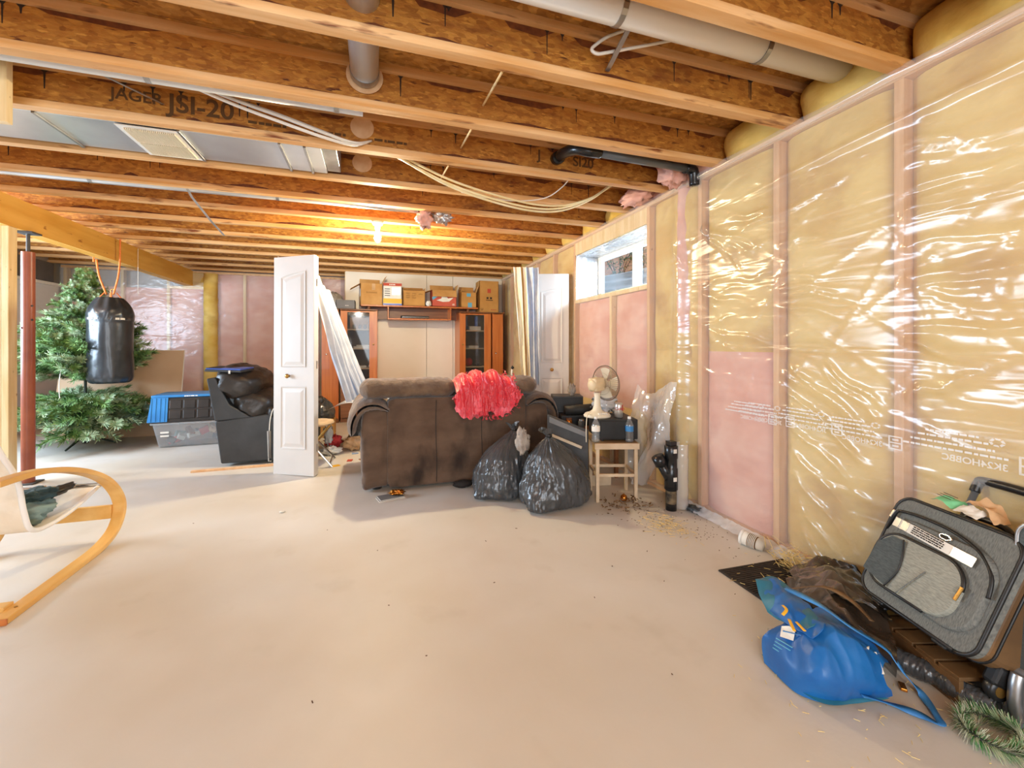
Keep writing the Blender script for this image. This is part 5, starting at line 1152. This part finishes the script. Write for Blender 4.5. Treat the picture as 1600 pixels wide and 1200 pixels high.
for i, (x, y, m_, c_) in enumerate(((-.24, 4.66, M['redink'], 'flat red cut-out shape on the floor left of the sofa'), (-.12, 4.66, M['cherry_d'], 'flat brown cut-out shape on the floor close to the sofa arm'), (-.12, 5.0, M['yellow'], 'small yellow scrap on the floor left of the sofa'), (-.36, 4.5, M['yellow'], 'tiny orange scrap on the floor before the stool leg'), (-.20, 4.95, M['stripe'], 'small purple scrap on the floor left of the sofa'), (-.40, 5.12, M['dark'], 'dark flat sandal on the floor behind the stool'))):
    tag(MB().box((0, 0, .004), (.07, .05, .008)).build('floor_scrap', m_, loc=(x, y, 0), rot=(0, 0, q.uniform(0, 3)), bevel=.003), c_, 'scrap')
t = thing('magazine', 'folded white magazine with brown cloth on the floor before the sofa', 'magazine', (.12, 3.42, 0), (0, 0, R(14)))
for k in range(4): MB().bb(-.10 + k * .004, .10 - k * .003, -.05, .06, k * .004, k * .004 + .0035).build('page', M['paper'] if k % 2 == 0 else M['grey'], t)
crumple('brown_scrap', 'crumpled brown and black scrap on the folded magazine', 'cloth', (.17, 3.44, .035), .055, .035, .018, M['copper'], .8, 4, 3)
crumple('slipper', 'dark slipper on the floor under the sofa edge', 'shoe', (.70, 3.50, .03), .085, .045, .03, M['shoe'], .2, 2, 3)
crumple('white_crumb', 'tiny white paper crumb on the bare floor left of the sofa', 'paper', (-.62, 3.36, .006), .018, .012, .006, M['paper'], .5, 3, 3)

# ------------------------------------------------------------------ rocking armchair at the left edge
ch = thing('bentwood_armchair', 'bentwood cantilever armchair with cream canvas seat at the left edge', 'armchair', (0, 0, 0))
side = catmull([(0, 2.33, .603), (0, 2.60, .585), (0, 2.86, .515), (0, 3.08, .41), (0, 3.22, .285), (0, 3.265, .17), (0, 3.20, .07), (0, 3.06, .022), (0, 2.85, .0135), (0, 2.37, .0135)], 8)
fr0 = MB().ribbon([Vector((-1.505, p.y, p.z)) for p in side], .062, .026).build('side_frame', M['bentwood'], ch, bevel=.004)
fr1 = MB().ribbon([Vector((-2.06, p.y, p.z)) for p in side], .062, .026).build('side_frame', M['bentwood'], ch, bevel=.004)
MB().bb(-2.03, -1.535, 3.235, 3.262, .12, .20).build('front_rail', M['bentwood'], ch, bevel=.004)
MB().bb(-2.03, -1.535, 2.44, 2.50, .0135, .038).build('rear_rail', M['bentwood'], ch, bevel=.004)
MB().bb(-1.535, -1.475, 2.36, 2.366, .001, .026).build('end_grain', M['cherry'], ch)
for y in (2.46,): MB().lathe([(.006, 0), (.006, .003)], 10).build('bolt', M['brass'], ch, loc=(-1.505, y, .0265))
sl = catmull([(0, 2.10, 1.25), (0, 2.30, .98), (0, 2.46, .72), (0, 2.56, .56), (0, 2.60, .40), (0, 2.645, .30), (0, 2.76, .275), (0, 2.95, .29), (0, 3.17, .345)], 8)
MB().ribbon([Vector((-1.795, p.y, p.z)) for p in sl], .46, .010).build('canvas_seat', M['canvas'], ch, smooth=False)
for x in (-1.562, -2.028): MB().tube([Vector((x, p.y, p.z)) for p in sl], .011, 10).build('edge_piping', M['pipingw'], ch, smooth=True)
MB().tube([(-2.03, 3.17, .352), (-1.55, 3.17, .352)], .012, 10).build('seat_rod', M['chrome'], ch)
crumple('folded_jeans', 'grey-green clothes bundled on the seat of the bentwood armchair', 'clothes', (-1.72, 2.77, .35), .15, .17, .075, M['jean'], .28, 2.2, 3, 48)
crumple('folded_cloth', 'dark teal folded cloth on top of the grey-green clothes', 'clothes', (-1.66, 2.83, .41), .09, .10, .035, M['jean_d'], .35, 2.5, 7, 40)
crumple('black_garment', 'black knitted scarf at the front of the armchair seat', 'clothes', (-1.67, 3.02, .375), .035, .13, .022, M['trimblack'], .3, 2.5, 9, 36)
crumple('tan_cloth', 'small tan cloth between the teal cloth and the black scarf', 'clothes', (-1.72, 2.97, .385), .05, .05, .03, M['kraftpaper'], .5, 4, 11, 30)

# ------------------------------------------------------------------ door mat, cup and debris by the right wall
t = thing('door_mat', 'dark brown ribbed door mat on the floor by the right wall', 'mat', (1.94, 1.44, 0), (0, 0, R(-2)))
MB().bb(-.24, .23, -.36, .34, .0, .008).build('base', M['matrib'], t, bevel=.003)
g = MB()
for k in range(46): g.bb(-.23, .22, -.345 + k * .0148, -.345 + k * .0148 + .009, .008, .0115)
g.build('ribs', M['matrib'], t)['kind'] = 'stuff'
t = thing('paper_cup', 'white and brown paper coffee cup lying against the foot of the wall', 'cup', (2.085, 1.985, .042), (0, R(0), 0))
ax = (Vector((2.125, 1.875, .030)) - Vector((2.085, 1.985, .042))).to_track_quat('Z', 'Y').to_matrix()
MB().lathe([(.040, .0), (.0395, .03), (.030, .115)], 28, mtx=ax).build('cup', M['paper'], t, smooth=True)
MB().lathe([(.0400, .035), (.0345, .082)], 28, mtx=ax).build('sleeve', M['mud'], t, smooth=True)
for k in range(5): MB().lathe([(.0408 - .0005 * k, .040 + k * .008), (.0402 - .0005 * k, .043 + k * .008)], 28, mtx=ax).build('sleeve_line', M['paper'], t)
MB().lathe([(.030, -.012), (.042, -.010), (.043, .0), (.041, .006)], 28, mtx=ax).build('lid', M['white'], t, smooth=True)
def scatter(name, label, cat, cx, cy, sx, sy, n, m, l=(.01, .03), r=.0012, seed=1, up=.2, z0=.002):
    q = random.Random(seed); g = MB()
    for k in range(n):
        x, y = cx + q.gauss(0, sx), cy + q.gauss(0, sy); x = min(x, 2.15); a = q.uniform(0, 6.28); L_ = q.uniform(*l); z = z0 + abs(q.gauss(0, up)) * .05
        d = Vector((math.cos(a), math.sin(a), q.uniform(0, up))) * L_; w = Vector((-math.sin(a), math.cos(a), 0)) * r
        p = Vector((x, y, z)); h = Vector((0, 0, r * 1.4)); g.add([p - w, p + w, p + d + w, p + d - w, p + h, p + d + h], [(0, 1, 2, 3), (0, 4, 5, 3), (1, 2, 5, 4)])
    o = g.build(name, m); tag(o, label, cat); o['kind'] = 'stuff'; return o
scatter('straw', 'pile of yellow straw against the wall behind the door mat', 'straw', 2.11, 1.66, .035, .07, 260, M['straw'], (.02, .07), .0012, 1, .9)
scatter('straw', 'scattered straw and chaff on the floor before the drain pipe', 'straw', 1.82, 2.32, .07, .10, 170, M['straw'], (.01, .05), .0012, 2, .2)
scatter('straw', 'loose straw bits lying on the door mat', 'straw', 1.95, 1.52, .12, .14, 60, M['straw'], (.01, .04), .0012, 3, .1, .013)
scatter('straw', 'straw crumbs on the floor around the blue bag', 'straw', 1.55, 1.0, .16, .16, 110, M['straw'], (.004, .02), .001, 4, .1)
scatter('dirt_crumbs', 'dark dirt crumbs on the floor near the small table', 'dirt', 1.78, 2.55, .13, .20, 120, M['mudspot'], (.003, .014), .002, 5, .1)
scatter('dirt_crumbs', 'dark dirt crumbs along the foot of the right wall', 'dirt', 1.98, 2.15, .10, .18, 60, M['mudspot'], (.003, .012), .002, 6, .1)
scatter('dirt_crumbs', 'sparse dark specks across the bare floor', 'dirt', .3, 2.2, 1.1, .7, 18, M['mudspot'], (.006, .014), .002, 7, .1)
scatter('dried_leaves', 'brown dry leaf litter on the floor under the small table', 'leaves', 1.72, 2.72, .10, .06, 60, M['mud'], (.01, .03), .005, 8, .5)
fo = MB().grid(lambda u, v: (W - .02 - .07 * v - .01 * nz(u * 30, v * 2), 1.66 + .92 * u, .045 - .035 * v + .01 * nz(u * 26, v * 3, 4)), 90, 6)
fo.build('barrier_foot_fold', M['poly_w'], wr, smooth=True)

BLUE = [[(1.367, 1.207, 0.01), (1.355, 1.082, 0.01), (1.402, 1.007, 0.01), (1.522, 0.979, 0.01), (1.64, 0.957, 0.01)], [(1.387, 1.235, 0.06), (1.357, 1.102, 0.1), (1.371, 0.995, 0.11), (1.483, 0.963, 0.09), (1.621, 0.951, 0.04)], [(1.389, 1.22, 0.11), (1.423, 1.124, 0.16), (1.446, 1.028, 0.17), (1.51, 0.971, 0.14), (1.606, 0.956, 0.07)], [(1.48, 1.22, 0.14), (1.526, 1.162, 0.19), (1.548, 1.09, 0.19), (1.571, 1.01, 0.17), (1.618, 0.972, 0.1)], [(1.655, 1.307, 0.06), (1.819, 1.321, 0.06), (1.826, 1.222, 0.07), (1.791, 1.107, 0.07), (1.74, 1.015, 0.04)]]
FLAP = [[(1.512, 1.352, 0.2), (1.588, 1.344, 0.21), (1.582, 1.249, 0.21), (1.496, 1.075, 0.21)], [(1.456, 1.277, 0.18), (1.47, 1.22, 0.21), (1.479, 1.155, 0.21), (1.452, 1.054, 0.21)], [(1.419, 1.214, 0.17), (1.421, 1.163, 0.17), (1.418, 1.112, 0.18), (1.424, 1.067, 0.19)]]
STRAP = [[(1.499, 0.964, 0.05), (1.605, 0.927, 0.015), (1.644, 0.881, 0.012), (1.661, 0.842, 0.012), (1.695, 0.872, 0.012), (1.744, 0.934, 0.012), (1.718, 0.965, 0.06), (1.699, 1.01, 0.12), (1.595, 1.057, 0.19), (1.584, 1.162, 0.21), (1.563, 1.288, 0.21)]]
TARP = [[(1.935, 1.595, 0.02), (2.041, 1.555, 0.09), (2.123, 1.48, 0.12), (2.195, 1.411, 0.13)], [(1.85, 1.489, 0.06), (1.846, 1.34, 0.16), (1.932, 1.28, 0.15), (2.018, 1.241, 0.11)], [(1.81, 1.379, 0.07), (1.742, 1.214, 0.15), (1.802, 1.148, 0.14), (1.853, 1.081, 0.11)], [(1.784, 1.282, 0.05), (1.704, 1.129, 0.11), (1.7, 1.041, 0.11), (1.706, 0.982, 0.1)], [(1.817, 1.266, 0.0), (1.788, 1.162, 0.01), (1.777, 1.077, 0.01), (1.76, 1.017, 0.0)]]
YM = [[(1.449, 1.202, 0.2), (1.438, 1.178, 0.2), (1.412, 1.172, 0.19)], [(1.411, 1.146, 0.19), (1.371, 1.094, 0.19)], [(1.422, 1.127, 0.19), (1.405, 1.083, 0.19)]]

def surf(ctrl, nu, nv, wr_=.01, f=14, seed=0):
    """smooth surface through rows of control points, with creases"""
    A = [catmull(r, 10) for r in ctrl]; n = len(A[0]); Cc = [catmull([a[i] for a in A], 10) for i in range(n)]; m_ = len(Cc[0])
    def fn(u, v):
        i, j = u * (n - 1), v * (m_ - 1); i0, j0 = min(int(i), n - 2), min(int(j), m_ - 2); fi, fj = i - i0, j - j0
        p = Cc[i0][j0].lerp(Cc[i0 + 1][j0], fi).lerp(Cc[i0][j0 + 1].lerp(Cc[i0 + 1][j0 + 1], fi), fj)
        h = wr_ * (.8 * fbm(p.x * f, p.y * f, seed, 2) + 1.0 * (ridged(p.x * f * .8 + seed, p.y * f * .5) - .6) + .35 * (ridged(p.x * f * 2.2 - p.y * f, p.y * f * 1.6 + seed) - .5)) * min(1, p.z * 22)
        return (min(p.x, 2.14 + .02 * nz(p.y * 20, p.z * 20)), p.y, max(.003, p.z + h))
    return MB().grid(fn, nu, nv)
bb_ = thing('blue_shopping_bag', 'crumpled blue reusable shopping bag lying open on the floor at lower right', 'bag', (0, 0, 0))
surf(BLUE, 110, 100, .026, 8, 2).build('body', M['bluebag'], bb_, smooth=True)
surf([[(x + .004, y + .006, z * .2 + .002) for x, y, z in r] for r in BLUE[1:4]], 30, 24, .004, 10, 4).build('lining', M['bluebag_in'], bb_, smooth=True)
surf(FLAP, 50, 40, .012, 12, 6).build('side_flap', M['bluebag'], bb_, smooth=True, solid=.002)
surf([[(x + .006, y + .03, z - .004) for x, y, z in r] for r in FLAP], 50, 40, .008, 12, 16).build('inner_flap', M['bluebag_in'], bb_, smooth=True, solid=.002)
for r in YM: MB().tube(catmull([(x - .004, y - .006, z + .014) for x, y, z in r], 5), .0055, 8, ry=.002).build('yellow_print', M['yellow'], bb_, smooth=True)
def bandy(P, w, t_, m_, nm, par):
    P = catmull(P, 8); g = MB(); vs = []
    for i, p in enumerate(P):
        d = (P[min(i + 1, len(P) - 1)] - P[max(i - 1, 0)]).normalized(); n_ = d.cross(Vector((0, 0, 1))).normalized(); n_ = (n_ + Vector((0, 0, .35 * math.sin(i * .35)))).normalized()
        vs += [p - n_ * w / 2, p + n_ * w / 2]
    g.add(vs, [(i * 2, i * 2 + 1, i * 2 + 3, i * 2 + 2) for i in range(len(P) - 1)]); return g.build(nm, m_, par, smooth=True, solid=t_)
M['bluestrap'] = mat('blue_strap', '#2b74b8', '#4a94d4', rough=.45, scale=8)
bandy(STRAP[0], .024, .002, M['bluestrap'], 'handle', bb_)
bandy([(1.39, 1.15, .16), (1.43, 1.10, .165), (1.48, 1.06, .16), (1.55, 1.05, .15)], .006, .002, M['bluestrap'], 'seam', bb_)
g = MB(); g.add([(1.376, 1.150, .143), (1.400, 1.118, .143), (1.424, 1.130, .168), (1.420, 1.150, .172), (1.405, 1.168, .163)], [(0, 1, 2, 3, 4)]); g.build('white_print', M['paper'], bb_)
for k in range(4): MB().tube([(1.366 + k * .003, 1.170 - k * .002, .092 + k * .012), (1.368 + k * .004, 1.118 - k * .004, .096 + k * .012)], .002, 5).build('small_print', M['blue_print'], bb_)
crumple('white_garment', 'white and brown garment spilling from the blue shopping bag', 'clothes', (1.58, 1.04, .10), .055, .06, .045, M['paper'], .6, 4, 3, 36)
crumple('brown_garment', 'dark brown cloth inside the opening of the blue shopping bag', 'clothes', (1.53, 1.10, .11), .05, .06, .045, M['cherry_d'], .5, 4, 5, 36)
t = thing('price_tag', 'white barcode tag hanging from the garment in the blue bag', 'tag', (1.60, .985, .115), (R(50), 0, R(-25)))
MB().bb(-.016, .016, -.03, .03, 0, .001).build('card', M['paper'], t); g = MB()
for k in range(9): g.bb(-.011 + k * .0026, -.011 + k * .0026 + .0012, -.02, .005, .001, .0014)
g.build('barcode', M['ink'], t)
t = thing('water_bottle', 'empty clear water bottle poking out of the blue shopping bag', 'bottle', (1.46, 1.27, .045), (0, 0, 0))
ax = Vector((.13, -.10, .02)).to_track_quat('Z', 'Y').to_matrix()
MB().lathe([(.001, 0), (.03, .004)] + [(.031 if k % 2 else .0285, .010 + k * .011) for k in range(10)] + [(.028, .13), (.013, .165), (.013, .18)], 26, mtx=ax).build('body', M['bottle'], t, smooth=True)
MB().lathe([(.0135, .178), (.0135, .192)], 16, mtx=ax).build('cap', M['white'], t)
gb = thing('brown_plastic_bag', 'shiny brown-black plastic sack crumpled between the blue bag and the grey suitcase', 'bag', (0, 0, 0))
surf(TARP, 110, 100, .034, 6.5, 8).build('sack', M['tarp'], gb, smooth=True)
surf([[(x + .05, y + .03, z * .9 + .01) for x, y, z in r] for r in TARP[:3]], 60, 40, .03, 10, 18).build('back_fold', M['tarp'], gb, smooth=True)
bandy([(1.70, 1.42, .10), (1.78, 1.30, .17), (1.80, 1.20, .17), (1.77, 1.10, .15)], .018, .004, M['mud'], 'sack_edge', gb)
t = thing('metal_disc', 'round metal drum rim inside the brown sack beside the suitcase', 'disc', (1.92, 1.26, .10), (R(55), 0, R(-60)))
MB().lathe([(.032, 0), (.036, .002), (.036, .010), (.028, .012), (.026, .006)], 28).build('rim', M['brass'], t, smooth=True); MB().lathe([(.001, .002), (.026, .003)], 24).build('hub', M['trimblack'], t)

# ------------------------------------------------------------------ suitcases
def round_rect(w, h, r, n=6, x0=None, z0=0):
    x0 = -w / 2 if x0 is None else x0; P = []
    for cx, cz, a0 in ((x0 + w - r, z0 + r, -90), (x0 + w - r, z0 + h - r, 0), (x0 + r, z0 + h - r, 90), (x0 + r, z0 + r, 180)):
        for k in range(n + 1): a = R(a0 + 90 * k / n); P.append((cx + r * math.cos(a), cz + r * math.sin(a)))
    return P
def slab(P, y0, y1, bulge=0):
    mb = MB(); n = len(P); cx = sum(p[0] for p in P) / n; cz = sum(p[1] for p in P) / n
    rings = [(1, y1), (1, y0 + .012), (.985, y0 + .003), (.96, y0)] + [(s, y0 - bulge * (1 - (s / .96) ** 2)) for s in (.8, .6, .4, .2)]
    vs = [(cx + (x - cx) * s, y, cz + (z - cz) * s) for s, y in rings for x, z in P]
    fs = [(r * n + k, r * n + (k + 1) % n, (r + 1) * n + (k + 1) % n, (r + 1) * n + k) for r in range(len(rings) - 1) for k in range(n)]
    fs += [tuple(range(n))[::-1], tuple((len(rings) - 1) * n + k for k in range(n))]; return mb.add(vs, fs)
def outline(P, y, r): return [Vector((x, y, z)) for x, z in P + P[:1]]
su = thing('suitcase', 'grey tweed wheeled suitcase with airline tag strip and raised handle leaning at the right wall', 'suitcase', (1.82, 1.02, .20), (-.45, 0, -1.885))
P0 = round_rect(.43, .41, .055)
slab(P0, .03, .19).build('shell', M['mud'], su, smooth=False)
slab(P0, 0, .035).build('front_frame', M['tweed'], su)
MB().tube(outline(P0, .004, 0), .0065, 8).build('piping', M['trimblack'], su, smooth=True)
MB().tube(outline(P0, .06, 0), .005, 8).build('piping', M['trimblack'], su, smooth=True)
MB().tube(outline(P0, .185, 0), .006, 8).build('piping', M['trimblack'], su, smooth=True)
P1 = round_rect(.385, .285, .085, 8, z0=.045)
slab(P1, -.018, .005, .006).build('large_pocket', M['tweed'], su)
zp = [Vector((x, -.014, z)) for x, z in P1[7:29]]
MB().tube([Vector((-.195, -.012, .26)), Vector((-.187, -.014, .335))] + catmull([(-.18, -.014, .345), (-.10, -.015, .355), (.02, -.015, .352), (.12, -.015, .325), (.18, -.015, .27), (.197, -.014, .20)], 6), .0055, 8).build('upper_zipper', M['trimblack'], su, smooth=True)
P2 = round_rect(.325, .205, .08, 8, x0=-.185, z0=.055)
slab(P2, -.034, -.012, .008).build('small_pocket', M['tweed_l'], su)
MB().tube([Vector((x, -.030, z)) for x, z in P2[9:] + P2[:1]], .006, 8).build('pocket_zipper', M['trimblack'], su, smooth=True)
g = MB(); g.add([(-.184, -.0435, .08), (-.075, -.0435, .062), (-.055, -.0435, .15), (-.075, -.0435, .245), (-.13, -.0425, .245), (-.175, -.0425, .20)], [(0, 1, 2, 3, 4, 5)]); g.build('dark_pocket_section', M['tweed_d'], su)
MB().tube(catmull([(-.078, -.044, .06), (-.056, -.045, .13), (-.062, -.045, .19), (-.085, -.043, .248)], 6), .003, 6).build('curved_seam', M['trimblack'], su, smooth=True)
MB().tube(catmull([(-.03, -.044, .06), (-.0, -.045, .12), (.03, -.045, .18)], 6), .002, 6).build('curved_seam', M['tweed'], su, smooth=True)
MB().box((-.192, -.022, .325), (.010, .006, .035), (0, R(10), 0)).build('zip_pull', M['chrome'], su, bevel=.002)
MB().box((.142, -.040, .17), (.010, .006, .05), (0, R(6), 0)).build('zip_pull', M['brass'], su, bevel=.002)
tagm = Matrix.Rotation(R(3), 3, 'Y')
tg = MB().box((-.015, -.029, .292), (.30, .002, .036), (0, R(3.5), 0)).build('airline_tag', M['paper'], su, bevel=.001)
g = MB().box((-.15, -.0305, .300), (.022, .001, .034), (0, R(3.5), 0)).box((-.118, -.0305, .298), (.03, .001, .034), (0, R(3.5), 0)); g.build('tag_patch', M['galv_d'], tg)
MB().box((.10, -.0305, .285), (.075, .001, .034), (0, R(3.5), 0)).build('tag_patch', M['galv'], tg)
scrawl('tag_print', M['ink'], tg, facing((-.025, -.0308, .306), (1, 0, -.06), (.06, 0, 1)), .12, 4, .0045, 5)
MB().lathe([(.001, 0), (.022, 0), (.024, .002), (.022, .004)], 24, mtx=Matrix.Rotation(R(90), 3, 'X') ).build('oval_badge', M['chrome'], su, loc=(.02, -.0205, .322)); bpy.data.objects['oval_badge'].scale = (1, 1, .45)
MB().lathe([(.001, 0), (.017, 0)], 24, mtx=Matrix.Rotation(R(90), 3, 'X')).build('badge_field', M['trimblack'], su, loc=(.02, -.0250, .322)).scale = (1, 1, .4)
MB().bb(-.075, .10, .08, .12, .41, .425).build('grip_base', M['blackmatte'], su, bevel=.005)
MB().tube(catmull([(-.06, .10, .42), (-.04, .10, .438), (.02, .10, .442), (.07, .10, .436), (.09, .10, .42)], 5), .011, 10).build('top_grip', M['black'], su, smooth=True)
for x in (-.115, .105): MB().tube([(x, .155, .38), (x, .155, .56)], .011, 14).build('telescopic_tube', M['abs_g'], su, smooth=True); MB().bb(x - .018, x + .018, .138, .172, .405, .43).build('tube_socket', M['trimblack'], su, bevel=.004)
MB().tube(catmull([(-.118, .155, .535), (-.118, .155, .572), (-.105, .155, .585), (.0, .155, .588), (.095, .155, .585), (.108, .155, .572), (.108, .155, .535)], 6), .016, 12).build('pull_handle', M['black'], su, smooth=True)
for x in (-.20, .19):
    MB().bb(x - .02, x + .02, .10, .20, -.035, .03).build('wheel_housing', M['trimblack'], su, bevel=.01)
    MB().lathe([(.012, -.014), (.030, -.014), (.033, -.008), (.033, .008), (.030, .014), (.012, .014)], 24, mtx=Matrix.Rotation(R(90), 3, 'Y')).build('wheel', M['black'], su, loc=(x, .14, -.045), smooth=True)
    MB().lathe([(.004, -.016), (.018, -.015), (.018, .015), (.004, .016)], 18, mtx=Matrix.Rotation(R(90), 3, 'Y')).build('wheel_hub', M['brass'], su, loc=(x, .14, -.045))
for x in (-.14, .10): MB().bb(x - .025, x + .025, .02, .06, -.018, .005).build('foot', M['trimblack'], su, bevel=.004)
t = thing('luggage_tags', 'green and white luggage tags and brown paper on the suitcase top', 'tag', (1.965, .93, .575), (R(-8), R(8), R(-100)))
surf([[(-.10, -.02, .0 + .02), (-.07, -.03, .03), (-.03, -.02, .02)], [(-.09, .02, .04), (-.06, .03, .05), (-.02, .03, .04)]], 20, 16, .01, 30).build('green_tag', M['green_tag'], t, smooth=True)
surf([[(-.02, -.03, .02), (.02, -.04, .03), (.05, -.03, .02)], [(-.02, .01, .04), (.02, .01, .05), (.05, .01, .04)]], 20, 16, .01, 30, 3).build('white_tag', M['paper'], t, smooth=True)
surf([[(-.01, .0, .05), (.04, .0, .06), (.09, -.02, .03)], [(.01, .05, .09), (.06, .05, .08), (.10, .03, .04)]], 20, 16, .015, 26, 5).build('brown_paper', M['kraftpaper'], t, smooth=True)
for k in range(3): MB().tube([(-.085, -.018 + k * .014, .047 + .004 * k), (-.04, -.018 + k * .014, .047 + .004 * k)], .0012, 5).build('scribble', M['ink'], t)
s2_ = thing('suitcase', 'dark grey suitcase with metal corner guard, cut off by the right edge', 'suitcase', (1.88, .580, .055), (R(-4), R(0), R(-93)))
P0 = round_rect(.42, .58, .05)
slab(P0, 0, .24, .004).build('shell', M['tweed_d'], s2_, smooth=False)
MB().tube(outline(P0, .004, 0), .006, 8).build('piping', M['galv_d'], s2_, smooth=True); MB().tube(outline(P0, .016, 0), .006, 8).build('piping', M['trimblack'], s2_, smooth=True)
for x in (-.185, .185):
    MB().bb(x - .03, x + .03, -.012, .03, -.01, .13).build('corner_guard', M['grey'], s2_, bevel=.015, seg=3)
    MB().tube(catmull([(x, -.016, .115), (x, -.026, .08), (x, -.026, .02), (x, -.012, -.018)], 5), .017, 14).build('metal_guard', M['galv_d'], s2_, smooth=True)
    MB().lathe([(.008, -.012), (.022, -.012), (.024, 0), (.022, .012), (.008, .012)], 20, mtx=Matrix.Rotation(R(90), 3, 'Y')).build('wheel', M['abs_g'], s2_, loc=(x, .0, -.030), smooth=True)
t = thing('slatted_crate', 'low brown wooden crate under the grey tweed suitcase', 'crate', (1.97, 1.03, 0), (0, 0, R(-18)))
for k in range(5): MB().bb(-.10, .10, -.20 + k * .082, -.20 + k * .082 + .07, .085, .098).build('slat', M['mud'], t, bevel=.002)
for x in (-.10, .085): MB().bb(x, x + .015, -.20, .20, 0, .085).build('side_board', M['mud'], t, bevel=.002)
rl = thing('wrapped_roll', 'black plastic-wrapped roll with paper labels on the floor before the suitcase', 'roll', (0, 0, 0))
path = catmull([(1.80, 1.075, .040), (1.83, 1.00, .040), (1.845, .93, .038), (1.85, .86, .038), (1.86, .80, .038)], 10)
def rf(u, v):
    i = v * (len(path) - 1); a = min(int(i), len(path) - 2); p = path[a].lerp(path[a + 1], i - a); d = (path[a + 1] - path[a]).normalized(); n_ = d.cross(Vector((0, 0, 1))).normalized(); th = u * 6.2832
    r = .033 * (1 + .12 * fbm(u * 0 + math.cos(th) * 2, math.sin(th) * 2, v * 14) + .10 * ridged(math.cos(th) * 3, v * 40, math.sin(th) * 3)) * (1 - .25 * math.exp(-((v - .45) / .06) ** 2))
    return p + n_ * r * math.cos(th) + Vector((0, 0, 1)) * r * math.sin(th)
MB().grid(rf, 32, 110, wrap=True).build('roll', M['garbage'], rl, smooth=True)
for v0 in (.30, .66):
    MB().grid(lambda u, v, v0=v0: Vector(rf(.27 + .30 * u, v0 + .09 * v)) + Vector((-.003, -.002, .003)), 12, 8).build('paper_label', M['kraftpaper'], rl, smooth=True)
wt = thing('frosted_wreath', 'small frosted green pine wreath on the floor at the bottom right corner', 'wreath', (1.755, .765, 0))
q = random.Random(9); g = MB(); g2 = MB()
for k in range(2600):
    a = q.uniform(0, 6.2832); rr = .068; b = q.uniform(0, 6.28); c = Vector((rr * math.cos(a), rr * math.sin(a), .030)); d = Vector((math.cos(a) * math.cos(b), math.sin(a) * math.cos(b), math.sin(b))) + Vector((-math.sin(a), math.cos(a), .3)) * .5
    d = d.normalized() * q.uniform(.022, .046); w = d.cross(Vector((q.random(), q.random(), 1))).normalized() * .0011; e = c + d; 
    if e.z < .002: e.z = .002
    (g if q.random() < .7 else g2).add([c + d * .2 - w, c + d * .2 + w, e + w * .4, e - w * .4], [(0, 1, 2, 3)])
g.build('frosted_needles', M['frost'], wt)['kind'] = 'stuff'; g2.build('green_needles', M['green_n'], wt)['kind'] = 'stuff'
MB().tube([(.068 * math.cos(a), .068 * math.sin(a), .03) for a in np.linspace(0, 6.2832, 30)], .008, 8).build('ring', M['bark'], wt)
tag(MB().box((0, 0, .006), (.045, .018, .010), (0, .1, 0)).build('wood_chip', M['copper'], loc=(1.73, .98, 0), rot=(0, 0, .7), bevel=.002), 'brown wood chip on the floor between blue straps and black roll', 'chip')
